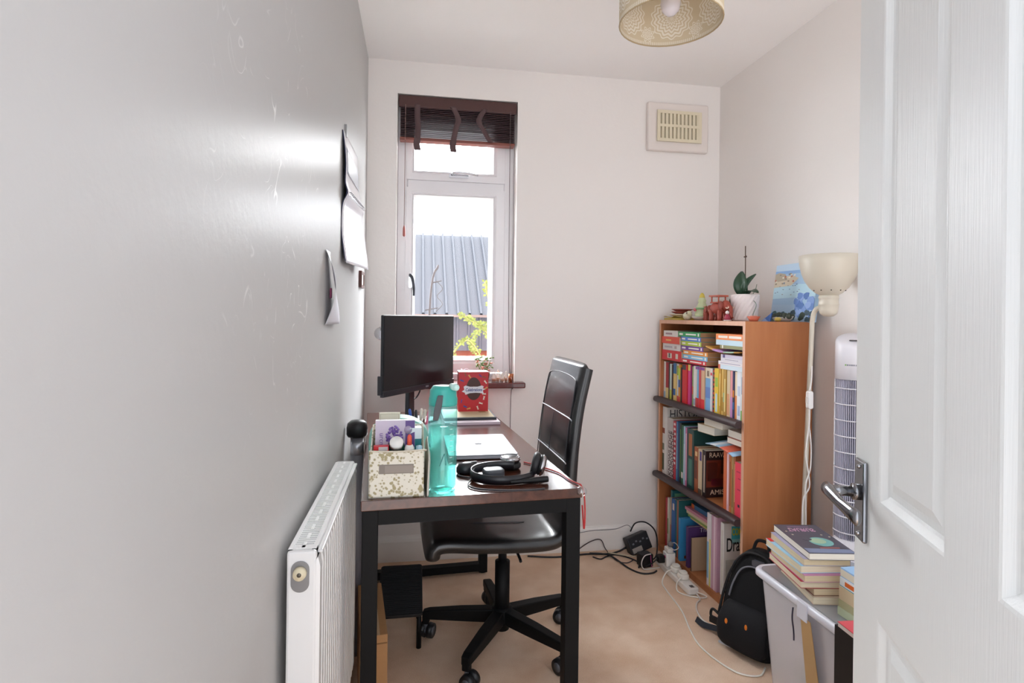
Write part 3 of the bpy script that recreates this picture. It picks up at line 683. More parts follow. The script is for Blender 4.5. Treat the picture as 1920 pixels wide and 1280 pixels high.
cd = MB().box(0, 0, 0, .054, .004, .178).build('greeting_card', M('#e4e0cb', .6), None, (-.092, 1.545, .7545), (math.radians(-3), 0, .02)); tag(cd, 'cream card standing behind the lilac carton in the floral box', 'card')
b = MB(); ring(b, .003, .10, .051, .174, .0008, -.0006, 0); b.box(.017, -.0006, .150, .037, 0, .1515); b.box(.014, -.0006, .141, .040, 0, .1422); b.build('print', M('#b3ab8d', .6), cd)
tc_ = MB().box(0, 0, 0, .018, .03, .118).build('teal_packet', M('#1d7f86', .4), None, (.0, 1.50, .7545), (0, 0, .05)); tag(tc_, 'teal packet with a white top right of the lilac carton', 'packet')
MB().box(-.012, 0, .118, .018, .03, .146).build('white_top', M('#eceff4', .4), tc_, (0, 0, 0))
rc = MB().box(0, 0, 0, .036, .016, .115).build('red_packet', M('#d8343c', .35), None, (-.098, 1.438, .7545), (0, 0, 0)); tag(rc, 'small red packet at the front left inside the floral box', 'packet')
MB().box(.012, -.0006, .104, .034, 0, .113).build('white_label', M('#d9d4d4', .5), rc)
pb = thing('pill_bottle', 'small dark green bottle with a round white cap tipped in the floral box', 'bottle', (-.044, 1.452, .868), 0, rot=(math.radians(50), 0, math.radians(4)))
MB().lathe([(0, -.036), (.019, -.036), (.0215, -.031), (.0215, -.008), (.015, .0), (0, .0)], 0, 0, 24).build('bottle_body', M('#123a2c', .2), pb)
MB().lathe([(0, .0005), (.0165, .0005), (.0168, .015), (.0155, .018), (0, .0185)], 0, 0, 28).build('cap', M('#ecebe8', .35), pb)
gb = thing('glue_bottle', 'small white bottle with a coral red tip at the front right of the floral box', 'bottle', (-.012, 1.438, .7545))
b = MB(); b.lathe([(0, 0), (.0115, 0), (.012, .095), (.0115, .110), (.008, .117), (0, .117)], 0, 0, 20); b.build('bottle_body', M('#e8e6e2', .35), gb)
b = MB(); b.lathe([(.0062, .1165), (.0055, .137), (.003, .142), (0, .143)], 0, 0, 16); b.build('nozzle_cap', M('#d5523f', .4), gb)
bt = MB(); bt.lathe([(0, 0), (.007, 0), (.008, .1), (.0075, .112), (0, .114)], 0, 0, 16); tag(bt.build('cream_tube', M('#a8cfe0', .4), None, (.0115, 1.446, .7545)), 'pale blue tube in the front right corner of the floral box', 'tube')
b = MB(); b.prism([(0, 0), (.17, 0), (.17, .10), (.10, .125), (.02, .105), (0, .09)], -.001, .001, 'x'); b.prism([(0.003, 0), (.165, 0), (.165, .09), (.09, .113), (.018, .10), (0.003, .086)], .002, .0035, 'x')
tag(b.build('envelope', M('#d6d2c8', .6), None, (.0325, 1.415, .7505), (0, math.radians(2), math.radians(2))), 'cream envelope standing between the floral box and the teal bottle', 'envelope')

# teal water bottle
TEAL_CLEAR = clear_mat('teal_clear_plastic', (.66, .95, .94, 1), rough=.06, fac=.05, diffuse=(.30, .80, .78, 1), dfac=.17)
WATER = clear_mat('tinted_water', (.55, .86, .80, 1), rough=.02, fac=.02, diffuse=(.10, .5, .42, 1), dfac=.07)
wbt = thing('water_bottle', 'tall translucent teal water bottle standing at the front of the desk', 'bottle', (.070, 1.4625, .7505))
b = MB(); b.lathe([(0, .004), (.026, .003), (.033, .0), (.0362, .006), (.0365, .09), (.0352, .10), (.0352, .112), (.0365, .122), (.0365, .20), (.0355, .212), (.0345, .216)], 0, 0, 40); b.build('bottle_body', TEAL_CLEAR, wbt)
b = MB(); b.lathe([(0, .008), (.031, .008), (.0335, .014), (.0335, .16), (0, .16)], 0, 0, 36); b.build('water', WATER, wbt)
b = MB(); b.lathe([(.0352, .214), (.036, .217), (.036, .232), (.034, .236), (.033, .252), (.026, .262), (0, .263)], 0, 0, 40); b.build('screw_lid', M('#3fb0a6', .3), wbt)
b = MB(); b.cyl((.020, -.014, .262), (.030, -.036, .262), .0085, .0085, 18); b.ball((.030, -.036, .262), .0085, 16, 8); b.build('spout_button', M('#c9eeea', .15), wbt)
b = MB(); b.loft([[(-.008 - .012 * t + sx * (.0065 + .002 * math.sin(t * PI)), -.036 - .006 * math.sin(t * 2.2) + dy, .243 - .06 * t) for sx, dy in ((-1, 0), (1, 0), (1, -.004), (-1, -.004))] for t in [k / 10 for k in range(11)]], 0, False)
b.build('carry_strap', M('#4b4d52', .5), wbt, bevel=.001)
b = MB()
for k in range(9): z = .06 + k * .014; a0 = -PI / 2 + .45; b.grid(lambda u, v: (.0371 * math.cos(a0 + u * (.22 if k % 3 else .34)), .0371 * math.sin(a0 + u * (.22 if k % 3 else .34)), z + v * .0012), 4, 1)
b.build('scale_marks', M('#dff5f2', .4), wbt)
b = MB(); b.prism([(-.010, -.016), (-.0075, -.016), (.004, .014), (.0015, .014)], -.0004, .0004, 'y'); b.prism([(.006, -.014), (.008, -.014), (.004, .014), (.0025, .014)], -.0004, .0004, 'y')
b.build('logo_mark', M('#1f6f6c', .4), wbt, loc=(0, -.0372, .085))

# laptop
lp = thing('laptop', 'closed silver laptop lying on the desk behind the headset', 'laptop', (.103, 1.752, .7505), math.radians(.6))
ALU = M('#aeafb9', .48, .25); 
b = MB(); b.prism(rrect(.215, .304, .012, cx=.1075, cy=.152), .002, .0095, 'z'); b.build('base', ALU, lp, bevel=.0015)
b = MB(); b.prism(rrect(.2148, .3038, .012, cx=.1075, cy=.152), .0100, .0150, 'z'); ld = b.build('lid', ALU, lp, bevel=.0012)
b = MB(); b.prism(rrect(.2085, .298, .012, cx=.1075, cy=.152), .0095, .0100, 'z')
for x in (.02, .195):
    for y in (.02, .284): b.cyl((x, y, 0), (x, y, .002), .006, .006, 12)
b.build('seam_and_feet', BLACK_PLASTIC, lp)
out = []
for k in range(36):
    a = 2 * PI * k / 36; r = .0115 * (1 + .10 * math.cos(2 * a + PI) * .6)
    y = r * 1.05 * math.cos(a); x = r * math.sin(a)
    if abs(y) < .004 and x > 0: x -= .0018 * (1 - abs(y) / .004)
    if abs(y) < .003 and x < 0: x += .0010 * (1 - abs(y) / .003)
    dd = math.hypot(y + .0125, x - .001)
    if dd < .005: s_ = .005 / max(dd, 1e-4); y = -.0125 + (y + .0125) * s_; x = .001 + (x - .001) * s_
    out.append((x, y))
b = MB(); b.prism(out, 0, .0003, 'z'); b.prism([(.0115 + .0045 * t, -.001 + dy) for t, dy in ((0, 0), (.5, -.0028), (1.2, -.0036), (.9, -.001), (.4, .0006))], 0, .0003, 'z')
b.build('logo', M('#17181c', .6, 0, 0, 60, 0, .2), ld, loc=(.1075, .152, .0151))
b = MB(); b.prism(rrect(.004, .016, .0018), 0, .0003, 'z'); b.prism(rrect(.004, .005, .0018, cx=.008, cy=.004), 0, .0003, 'z'); b.build('sticker', M('#55555c', .5), ld, loc=(.145, .255, .0151))

# headset
hs = thing('headset', 'black wired headset with padded ear cups lying at the front of the desk', 'headset', (.238, 1.545, .7505))
b = MB(); pts = [(.082 * math.cos(a) * 1.05, .062 * math.sin(a), .016 + .004 * math.sin(a)) for a in [math.radians(q) for q in range(62, 345, 12)]]
P = smooth_path(pts, 4)
rings = []
for i, p in enumerate(P):
    t = (P[min(i + 1, len(P) - 1)] - P[max(i - 1, 0)]).normalized(); n_ = Vector((t.y, -t.x, 0))
    rings.append([p + n_ * dx + Vector((0, 0, dz)) for dx, dz in ((-.002, -.011), (.002, -.012), (.004, 0), (.002, .012), (-.002, .011), (-.004, 0))])
b.loft(rings); b.build('headband', M('#17171d', .3), hs)
b = MB(); Q = [p for p in P[len(P) // 5: len(P) * 4 // 5]]
rings = []
for i, p in enumerate(Q):
    t = (Q[min(i + 1, len(Q) - 1)] - Q[max(i - 1, 0)]).normalized(); n_ = Vector((t.y, -t.x, 0))
    rings.append([p + n_ * (-.0055 + .003 * math.cos(a)) + Vector((0, 0, .009 * math.sin(a))) for a in [2 * PI * k / 8 for k in range(8)]])
b.loft(rings); b.build('band_pad', M('#202129', .7), hs)
def cup(X, name):
    b = MB(); b.lathe([(0, .0), (.022, .0), (.027, .004), (.028, .012), (.026, .018), (.024, .018)], 0, 0, 32, 0, X); c_ = b.build(name, BLACK_PLASTIC, hs)
    b = MB(); b.lathe([(.010, .017), (.027, .017), (.031, .022), (.031, .030), (.026, .035), (.016, .034), (.010, .029), (.010, .017)], 0, 0, 32, 0, X); b.build('ear_cushion', M('#1b1b1e', .5), c_)
    b = MB(); b.lathe([(.022, -.0006), (.0268, .0028), (.0288, .0055), (.0298, .0095), (.0290, .0100), (.0280, .0035), (.022, -.0016), (.022, -.0006)], 0, 0, 32, 0, X); b.build('silver_ring', CHROME, c_)
    return c_
cup(Matrix.Translation((.036, .098, .0365)) @ Matrix.Rotation(PI, 4, 'X'), 'ear_cup')
cup(Matrix.Translation((.112, -.012, .033)) @ Matrix.Rotation(math.radians(-75), 4, 'Y') @ Matrix.Rotation(math.radians(-12), 4, 'X'), 'ear_cup')
MB().tube([(.092, -.03, .02), (.104, -.028, .026), (.104, -.020, .032)], .004, 8).build('yoke', BLACK_METAL, hs)
MB().tube([(.036, .058, .016), (.036, .075, .012)], .004, 8).build('yoke', BLACK_METAL, hs)
b = MB(); b.tube([(.112, -.055, .010), (.06, -.062, .009), (.01, -.066, .008)], [.008, .0075, .0065, .005, .004], 10); b.build('microphone_boom', BLACK_PLASTIC, hs)
b = MB(); b.tube([(-.086, -.0, .004), (-.108, .02, .003), (-.118, .04, .003), (-.10, .072, .003), (-.06, .082, .003), (0, .088, .003)], .0022, 6); b.tube([(-.086, -.012, .006), (-.10, -.06, .003), (-.08, -.095, .003), (-.02, -.115, .003), (.05, -.122, .003), (.09, -.115, .003)], .0022, 6); b.build('cable', M('#202128', .5), hs)
b = MB(); b.loft([[(.0 + w * math.cos(a), l * math.sin(a), z) for a in [2 * PI * k / 24 for k in range(24)]] for w, l, z in ((.019, .030, 0), (.0215, .033, .006), (.021, .032, .016), (.016, .026, .026), (.006, .012, .030))])
ms = b.build('computer_mouse', M('#1b1c22', .35), None, (.148, 1.612, .7505), (0, 0, math.radians(-80))); tag(ms, 'black computer mouse lying left of the headset', 'mouse')
MB().box(-.0015, .008, .024, .0015, .026, .031).build('scroll_wheel', M('#44454c', .4), ms)
b = MB(); b.prism(rrect(.058, .048, .017, 8), 0, .026, 'z'); ec = b.build('earbuds_case', M('#4d5157', .4), None, (.213, 1.553, .7505), (0, 0, .15), bevel=.007, bseg=3); tag(ec, 'grey rounded earbuds case inside the loop of the headset band', 'case')
MB().box(.0215, -.006, .018, .030, .012, .0205).build('hinge_mark', M('#a0522f', .4), ec)
rcb = MB(); rcb.tube([(.325, 1.70, .753), (.345, 1.675, .753), (.366, 1.64, .753), (.400, 1.575, .753), (.412, 1.50, .753), (.425, 1.462, .7535), (.4305, 1.452, .7512), (.438, 1.45, .73), (.440, 1.446, .68), (.438, 1.447, .64), (.434, 1.452, .70)], .0021, 6)
tag(rcb.build('charging_cable', M('#c03030', .45)), 'red cable running along the right desk edge and over its front corner', 'cable')

# mint organiser, pens, black capped tube
b = MB(); pts = [(-.085, 0), (.085, 0)] + [(.085 * math.cos(a), .085 + .062 * math.sin(a)) for a in [math.radians(q) for q in range(0, 181, 10)]]
mo = b.prism(pts, 0, .07, 'y').build('desk_organiser', M('#8ec7bb', .5), None, (-.042, 1.665, .7505), (0, 0, math.radians(3)), bevel=.004); tag(mo, 'mint green organiser with a rounded top behind the floral box', 'organiser')
MB().prism([(p[0] * .93, .003 + p[1] * .95) for p in pts], -.0015, .0, 'y').build('front_inlay', M('#9fd0c6', .5), mo)
cp = thing('pencil_cup', 'small pale cup holding pens beside the monitor stand', 'cup', (.010, 1.965, .7505))
b = MB(); b.lathe([(0, .0), (.034, 0), (.036, .075), (.034, .075), (.032, .004), (0, .004)], 0, 0, 28); b.build('cup_body', M('#b7b3b6', .5), cp)
pens = [(-.018, .006, '#23408a', 'blue pen leaning in the pencil cup, leftmost of the pens'), (-.004, -.012, '#1d1d22', 'black pen in the pencil cup right of the blue pen'), (.008, .008, '#d8cdb8', 'cream pen in the middle of the pencil cup'),
        (.016, -.006, '#5c3a2c', 'brown pen in the pencil cup right of the cream pen'), (.026, .006, '#d86a8a', 'pink pen on the right side of the pencil cup')]
for i, (dx, dy, h, lab) in enumerate(pens):
    p = thing('pen', lab, 'pen', (.010 + dx * .6, 1.965 + dy * .6, .7565), 0, 'pens in the pencil cup', rot=(-dy * 6, dx * 8, 0))
    b = MB(); b.lathe([(0, 0), (.004, .004), (.0042, .085), (.003, .086)], 0, 0, 12); b.build('barrel', M(h, .35), p)
    b = MB(); b.lathe([(.0046, .085), (.0052, .088), (.005, .112), (.003, .118), (0, .119)], 0, 0, 12); b.build('cap', M(['#3b66c4', '#33333c', '#e9e3d6', '#e2d9cb', '#e48aa4'][i], .35), p)
tb = thing('cardboard_tube', 'tall grey tube with a domed black cap standing between desk and left wall', 'tube', (-.199, 2.085, 0))
b = MB(); b.lathe([(0, 0), (.0225, 0), (.0225, .775), (0, .775)], 0, 0, 28); b.build('tube_body', M('#77767c', .45), tb)
b = MB(); b.lathe([(.0, .762), (.032, .762), (.036, .77), (.0365, .793), (.033, .809), (.022, .818), (0, .821)], 0, 0, 32); b.build('cap', BLACK_PLASTIC, tb)
b = MB(); b.lathe([(.0227, .70), (.0232, .70), (.0232, .745), (.0227, .745), (.0227, .70)], 0, 0, 28); b.build('silver_tape', M('#b9bcc4', .2, .6), tb)

# monitor
MA = math.atan2(.449, .287)
mn = thing('computer_monitor', 'black computer monitor on a stand at the back left of the desk', 'monitor', (.022, 2.40, .7505), 0)
Xm = Matrix.Translation((-.118 - .022, 2.169 - 2.40, 0)) @ Matrix.Rotation(MA, 4, 'Z')
z0, z1, W2 = .888 - .7505, 1.189 - .7505, .535
b = MB(); b.box(0, 0, z0, W2, .012, z1, 0, Xm); b.box(.06, .012, z0 + .03, W2 - .06, .035, z1 - .05, 0, Xm); b.build('housing', M('#1a1b20', .4), mn, bevel=.003)
MB().box(.005, -.0012, z0 + .022, W2 - .005, .0, z1 - .006, 0, Xm).build('screen', M('#1b1c20', .33, 0, 0, 60, 0, .5), mn)
ch = MB().box(-.001, -.0035, z0 - .004, W2 + .001, .011, z0 + .018, 0, Xm).build('bottom_bezel', M('#25272f', .35), mn, bevel=.002)
MB().box(W2 * .55, -.0042, z0 + .004, W2 * .55 + .022, -.0034, z0 + .011, 0, Xm).build('logo_mark', M('#8c8f99', .4), ch)
MB().box(-.006, .001, z0 + .004, .001, .02, z0 + .075, 0, Xm).build('side_control', M('#23252c', .4), mn, bevel=.002)
b = MB(); Xs = Xm @ Matrix.Translation((W2 * .5, .05, 0))
b.prism([(-.022, .006), (.022, .006), (.018, .26), (-.018, .26)], -.004, .016, 'y', 0, Xs); b.box(-.04, -.02, .17, .04, .0, .26, 0, Xs); b.build('stand_post', M('#1d2029', .4), mn, bevel=.003)
b = MB(); b.prism(rrect(.20, .15, .03, cx=0, cy=-.01), 0, .008, 'z', 0, Xs); b.build('stand_base', M('#1a1b1f', .4), mn, bevel=.002)
b = MB(); b.tube([Xs @ Vector(p) for p in ((.06, .0, .17), (.085, .01, .12), (.06, .02, .085), (.0, .02, .10))], .003, 8); b.build('video_cable', BLACK_PLASTIC, mn)

# far end of the desk: pad, tablet, red box
pd = thing('writing_pad', 'pale pink writing pad under the black framed tablet at the far end of the desk', 'pad', (.118, 2.306, .7505), math.radians(1.5))
MB().box(0, 0, 0, .226, .25, .003).build('backing', M('#b59aa6', .6), pd)
MB().box(0.001, .001, .003, .225, .249, .012).build('sheets', M('#d9c9d2', .6), pd)
tbk = thing('clip_folder', 'black edged folder with a cream sheet lying on the pink pad', 'folder', (.115, 2.352, .7627), math.radians(1))
MB().box(0, 0, 0, .219, .225, .011).build('cover', M('#1d2029', .4), tbk, bevel=.002)
MB().box(.008, .01, .011, .211, .215, .0118).build('sheet', M('#d9c8a4', .6), tbk)
MB().box(.16, .12, .0118, .19, .16, .0121).build('drawing', M('#a98a5c', .6), tbk)
cb = thing('chocolate_box', 'red cardboard egg box with an oval window standing at the end of the desk', 'box', (.186, 2.502, .7742), math.radians(1))
CW, CH, CDp = .130, .172, .07
RED = M('#c51f28', .35)
b = MB(); b.box(0, 0, 0, CW, CDp, CH); b.build('carton', RED, cb)
MB().box(0, -.0004, CH - .001, CW, CDp, CH + .0008).build('top_flap', M('#efe9ef', .5), cb)
def ell(cx, cz, rx, rz, a0=0, a1=360, n=28): return [(cx + rx * math.cos(math.radians(a0 + (a1 - a0) * k / n)), cz + rz * math.sin(math.radians(a0 + (a1 - a0) * k / n)) * (1.12 if math.sin(math.radians(a0 + (a1 - a0) * k / n)) > 0 else 1)) for k in range(n)]
MB().prism(ell(.066, .096, .033, .047), -.0006, 0, 'y').build('egg_window', M('#4a2014', .3), cb)
MB().ball((.066, .0022, .097), .030, 24, 12, 0, .85, .1, 1.25).build('chocolate_egg', M('#a8743f', .3, .3), cb)
star = []
bw, bh = .042, .021
for (x, z) in [(-1.05, .72), (-.85, .95), (-.4, .7), (.4, .7), (.85, .95), (1.05, .72), (.95, .35), (1.2, .2), (.95, -.1), (1.05, -.75), (.6, -.6), (.2, -.55), (-.4, -.62), (-.85, -.95), (-.95, -.5), (-1.25, -.3), (-.98, .1)]: star.append((.066 + x * bw, .093 + z * bh))
bn = MB().prism(star, -.0022, -.0016, 'y').build('banner', M('#e9e7ee', .4), cb)
bcol = ['#3d4f9c', '#b03a64', '#2f7fa8', '#7a4fa0', '#a8464a', '#2c5f9c']
lettering('brand_lettering', 'Celebrations', .0195, M('#39468c', .4), bn, (.066, -.0025, .094), (PI / 2, 0, 0), xs=.72, bold=.0004, shear=.15)
b = MB(); random.seed(5)
for k, (x, z, h) in enumerate([(.03, .16, 0), (.048, .153, 1), (.095, .156, 2), (.112, .15, 0), (.118, .128, 3), (.015, .135, 4), (.112, .075, 3), (.112, .058, 3), (.098, .036, 3), (.085, .016, 3), (.03, .022, 4), (.045, .012, 1), (.014, .045, 2), (.12, .10, 1)]):
    a = random.uniform(0, PI); c, s_ = math.cos(a), math.sin(a)
    P_ = [(-.009, -.003), (-.005, -.001), (.005, -.003), (.009, -.004), (.007, 0), (.009, .004), (.005, .003), (-.005, .004), (-.009, .004), (-.007, 0)]
    b.prism([(x + p[0] * c - p[1] * s_, z + p[0] * s_ + p[1] * c) for p in P_], -.0008, 0, 'y', h)
b.build('sweet_print', [M('#8c4a24', .4), M('#d8a458', .4), M('#6d2f7c', .4), M('#e6dccb', .4), M('#2f4f9c', .4)], cb)

# ------------------------------------------------------------------ on the window sill
sp = thing('potted_plant', 'small plant with pink flowers in a brown pot on the window sill', 'plant', (.335, 2.835, .8665))
b = MB(); b.lathe([(0, 0), (.022, 0), (.03, .04), (.032, .045), (.029, .045), (.027, .036), (0, .034)], 0, 0, 24); b.build('pot', M('#7a4632', .6), sp)
b = MB(); f_ = MB(); random.seed(11)
for k in range(60):
    a = random.uniform(0, 2 * PI); r = random.uniform(.005, .048); z = .045 + random.uniform(.005, .075); x, y = r * math.cos(a), r * math.sin(a) * .6
    (f_ if random.random() < .45 else b).ball((x, y, z), random.uniform(.004, .008), 6, 4, 0, 1, 1, .6)
for k in range(9): a = k * .7; b.tube([(0, 0, .034), (.02 * math.cos(a), .012 * math.sin(a), .06), (.042 * math.cos(a), .025 * math.sin(a), .085 + .012 * (k % 3))], .0012, 5)
b.build('leaves', M('#6f8b4c', .6), sp); f_.build('flowers', M('#d78a7c', .6), sp)
gi = MB().box(-.018, -.012, 0, .018, .012, .05).build('gift_box', M('#c2263a', .4), None, (.232, 2.83, .8665), (0, 0, .2)); tag(gi, 'small red gift box on the window sill left of the flowers', 'box')
b = MB(); b.tube([(-.0, 0, .05), (.014, -.01, .064), (.03, -.014, .05), (.024, -.014, .034)], .003, 6); b.tube([(0, 0, .05), (-.012, -.01, .062), (-.01, -.014, .05)], .003, 6); b.build('ribbon', M('#eceaf2', .4), gi)
b = MB(); b.lathe([(0, 0), (.012, 0), (.016, .02), (.008, .04), (.012, .052), (0, .056)], 0, 0, 16); pg = b.build('figurine', M('#5b5566', .5), None, (.275, 2.83, .8665)); tag(pg, 'small grey and white figurine on the sill between red box and flowers', 'figurine')
MB().ball((0, -.006, .047), .0105, 12, 8).build('white_head', M('#e6e2e8', .5), pg)
CLG = clear_mat('clear_glass_ornament', (.95, .93, .9, 1), fac=.12, diffuse=(.9, .8, .7, 1), dfac=.25); COP = M('#b5714f', .3, .7)
for i, (x, y, h, r, lab) in enumerate([(.383, 2.815, .05, .013, 'small clear glass ornament on the sill, nearest the flower pot'), (.404, 2.822, .062, .011, 'tall clear glass ornament on the sill, second from the flower pot'), (.424, 2.812, .046, .012, 'round clear glass ornament in the middle of the sill ornaments'), (.444, 2.822, .054, .010, 'slim clear glass ornament on the sill beside the copper cup')]):
    o = thing('glass_ornament', lab, 'ornament', (x, y, .8665), 0, 'glass ornaments on the sill')
    b = MB(); b.lathe([(0, 0), (r, 0), (r, h * .55), (r * .5, h * .72), (r * .55, h * .9), (0, h)], 0, 0, 14); b.build('glass_body', CLG, o)
    b = MB(); b.lathe([(r * .72, .002), (r * .75, h * .3), (0, h * .32)], 0, 0, 12); b.build('copper_core', COP, o)
b = MB(); b.lathe([(0, 0), (.0125, 0), (.0135, .04), (.0115, .04), (.011, .006), (0, .006)], 0, 0, 20); cc = b.build('copper_cup', COP, None, (.466, 2.806, .8665)); tag(cc, 'small copper cup at the right end of the window sill', 'cup')
b = MB(); b.cyl((0, 0, .006), (0, 0, .034), .010, .010, 14); b.build('candle', M('#e7ded2', .6), cc)

# ------------------------------------------------------------------ office chair
LEA = leather_mat()
oc = thing('office_chair', 'black leather swivel office chair pushed in under the right side of the desk', 'chair', (.322, 2.075, 0), math.radians(2))
def shell(path, half, th, name, wr=.03, mat=LEA):
    """padded strip following a side-view path (x,z), rounded at its long edges and ends"""
    P = smooth_path([(x, 0, z) for x, z in path], 8); rings = []; N = len(P)
    for i, p in enumerate(P):
        t = (P[min(i + 1, N - 1)] - P[max(i - 1, 0)]).normalized(); nn = Vector((-t.z, 0, t.x))
        s0 = min(i, N - 1 - i) / max(1, N - 1); endw = 1.0
        e = min(1, (min(i, N - 1 - i) + .35) / 5.0); hw = half - .055 * (1 - math.sqrt(max(0, 1 - (1 - e) ** 2)))
        tt = th * (.35 + .65 * math.sqrt(max(0, 1 - (1 - e) ** 2)))
        ring_ = []
        for (u, v) in [(-1, -.3), (-1, .3), (-.965, .8), (-.9, 1), (-.5, 1.08), (0, 1.12), (.5, 1.08), (.9, 1), (.965, .8), (1, .3), (1, -.3), (.965, -.8), (.9, -1), (.5, -1), (0, -1), (-.5, -1), (-.9, -1), (-.965, -.8)]:
            q = p + nn * (v * tt / 2); ring_.append((q.x, u * hw, q.z))
        rings.append(ring_)
    return MB().loft(rings).build(name, mat, oc, subsurf=1), P
seat, SPth = shell([(-.268, .402), (-.262, .438), (-.225, .452), (-.10, .442), (.05, .436), (.135, .442), (.175, .475), (.188, .53), (.196, .60)], .235, .052, 'seat')
back, BPth = shell([(.186, .53), (.196, .62), (.205, .75), (.222, .88), (.248, 1.0), (.252, 1.017)], .205, .045, 'backrest')
# piping: front face outline, cross seams and centre seam
def back_face(z, y, off=.027):
    k = (z - .53) / .5; x = .186 + .02 * k + .046 * k * k
    return (x - off, y, z)
PIP = M('#a5a7ad', .35)
b = MB(); b.tube([back_face(.60, -.180, .0235), back_face(.80, -.180, .0235), back_face(.94, -.176, .0235), back_face(.975, -.15, .022), back_face(.985, 0, .022), back_face(.975, .15, .022), back_face(.94, .176, .0235), back_face(.80, .180, .0235), back_face(.60, .180, .0235)], .002, 6); b.build('outline_piping', M('#26272c', .35), back)
for z in (.845, .70): MB().tube([back_face(z - .006, -.192, .021), back_face(z, -.15, .0255), back_face(z, .15, .0255), back_face(z - .006, .192, .021)], .0024, 6).build('cross_seam', PIP, back)
MB().tube([back_face(.84, 0, .029), back_face(.77, 0, .029), back_face(.70, 0, .029)], .0012, 6).build('centre_seam', M('#3a3c44', .4), back)
for y in (-.08, .08): MB().tube([(-.245, y, .476), (-.1, y, .4715), (.06, y, .4655)], .0014, 6).build('seat_seam', M('#2c2d33', .4), seat)
MB().prism(rrect(.20, .16, .03), .390, .410, 'z').build('seat_plate', BLACK_METAL, oc, bevel=.004)
b = MB(); b.tube([(.02, -.08, .395), (.02, -.19, .39), (.02, -.215, .385)], .005, 8); b.build('height_lever', BLACK_PLASTIC, oc)
hub = MB(); hub.cyl((0, 0, .055), (0, 0, .30), .027, .027, 28); hub.cyl((0, 0, .085), (0, 0, .135), .042, .036, 28); hub.build('gas_column', BLACK_METAL, oc)
MB().cyl((0, 0, .30), (0, 0, .395), .016, .016, 24).build('piston', M('#26282c', .3, .5), oc)
for k in range(5):
    a = math.radians(20 + 72 * k); X = Matrix.Rotation(a, 4, 'Z')
    b = MB(); b.loft([[(x, y, z) for y, z in ((-w, z0_), (w, z0_), (w, z1_), (-w, z1_))] for x, w, z0_, z1_ in ((.025, .021, .082, .13), (.15, .020, .080, .122), (.27, .017, .078, .110), (.292, .015, .076, .104))], 0, False, True, X)
    b.box(.268, -.013, .058, .292, .013, .095, 0, X)
    lg = b.build('base_leg', BLACK_METAL, oc, bevel=.004)
    ca = math.radians([150, 20, 60, -40, 120][k]); cx, cy = .28 * math.cos(a), .28 * math.sin(a); Y = Matrix.Translation((cx, cy, 0)) @ Matrix.Rotation(ca, 4, 'Z')
    b = MB()
    for s_ in (-1, 1): b.cyl(Y @ Vector((.012, s_ * .006, .0275)), Y @ Vector((.012, s_ * .024, .0275)), .0272, .0255, 24)
    b.build('caster_wheel', M('#1a1b1f', .4), lg)
    b = MB(); b.cyl(Y @ Vector((.012, -.0242, .0275)), Y @ Vector((.012, .0242, .0275)), .015, .015, 20); b.cyl((cx, cy, .04), (cx, cy, .066), .007, .007, 12); b.build('caster_hub', M('#5c5f66', .5), lg)

# ------------------------------------------------------------------ under the desk
cbx = MB().box(0, 0, 0, .078, .335, .262).build('cardboard_box', CARD, None, (-.147, 1.70, .0005), math.radians(6.5) and (0, 0, math.radians(6.5)), bevel=.002)
tag(cbx, 'narrow brown cardboard box under the desk by the radiator', 'box')
b = MB(); b.box(.036, .001, .2622, .042, .334, .2626); b.box(0.001, -.0006, .236, .077, 0, .240); b.build('flap_seam', M('#8a6540', .9), cbx)
b = MB(); b.box(.022, .001, .2621, .056, .334, .2624); b.build('packing_tape', M('#cfae86', .3), cbx)
fr_ = thing('footrest', 'black ribbed footrest on short legs under the desk beside the cardboard box', 'footrest', (-.122, 2.052, 0), math.radians(0))
X = Matrix.Translation((0, 0, .128)) @ Matrix.Rotation(math.radians(14), 4, 'X')
b = MB(); b.prism(rrect(.158, .27, .012, cx=.079, cy=.135), 0, .012, 'z', 0, X); b.build('platform', M('#191a1d', .6), fr_, bevel=.002)
b = MB()
for k in range(26): b.box(.008, .008 + k * .0099, .012, .150, .0125 + k * .0099, .0138, 0, X)
b.build('ribbed_mat', M('#212226', .8), fr_)
for x in (.012, .146):
    for y, h in ((.035, .135), (.24, .186)): MB().cyl((x, y, 0.001), (x, y, h), .009, .008, 16).build('leg', BLACK_METAL, fr_)

# ------------------------------------------------------------------ bookcase
KA = math.radians(1.9); KO = Vector((1.2627, 2.058, 0)); KW, KD, KH = .743, .30, 1.182; KS = 1.029
def bk(lx, ly, z=0):
    ly *= KS; return (KO.x + lx * math.cos(KA) - ly * math.sin(KA), KO.y + lx * math.sin(KA) + ly * math.cos(KA), z)
bc = thing('bookcase', 'orange brown wooden bookcase full of books in the right corner', 'bookcase', tuple(KO), KA)
PT = .016
S1, S2, S0 = .785, .402, .032       # shelf tops
for y in (0, KW - PT):
    sd = MB().box(.0, y, .0005, KD, y + PT, KH).build('side_panel', WOOD, bc)
    MB().box(-.0008, y, .0005, .0, y + PT, KH).build('edge_band', WOOD_EDGE, sd)
tp = MB().box(.0, PT, KH - .018, KD, KW - PT, KH).build('top_panel', WOOD, bc); MB().box(-.0008, PT, KH - .018, .0, KW - PT, KH).build('edge_band', WOOD_EDGE, tp)
MB().box(KD - .006, PT, .05, KD - .001, KW - PT, KH - .018).build('back_panel', M('#8a4f32', .6), bc)
MB().box(.004, PT, S0 - .016, KD - .006, KW - PT, S0 - .0005).build('base_shelf', WOOD, bc)
MB().box(.006, PT, .0005, .022, KW - PT, S0 - .016).build('base_batten', WOOD, bc)
DARK = M('#3b2a2c', .45)
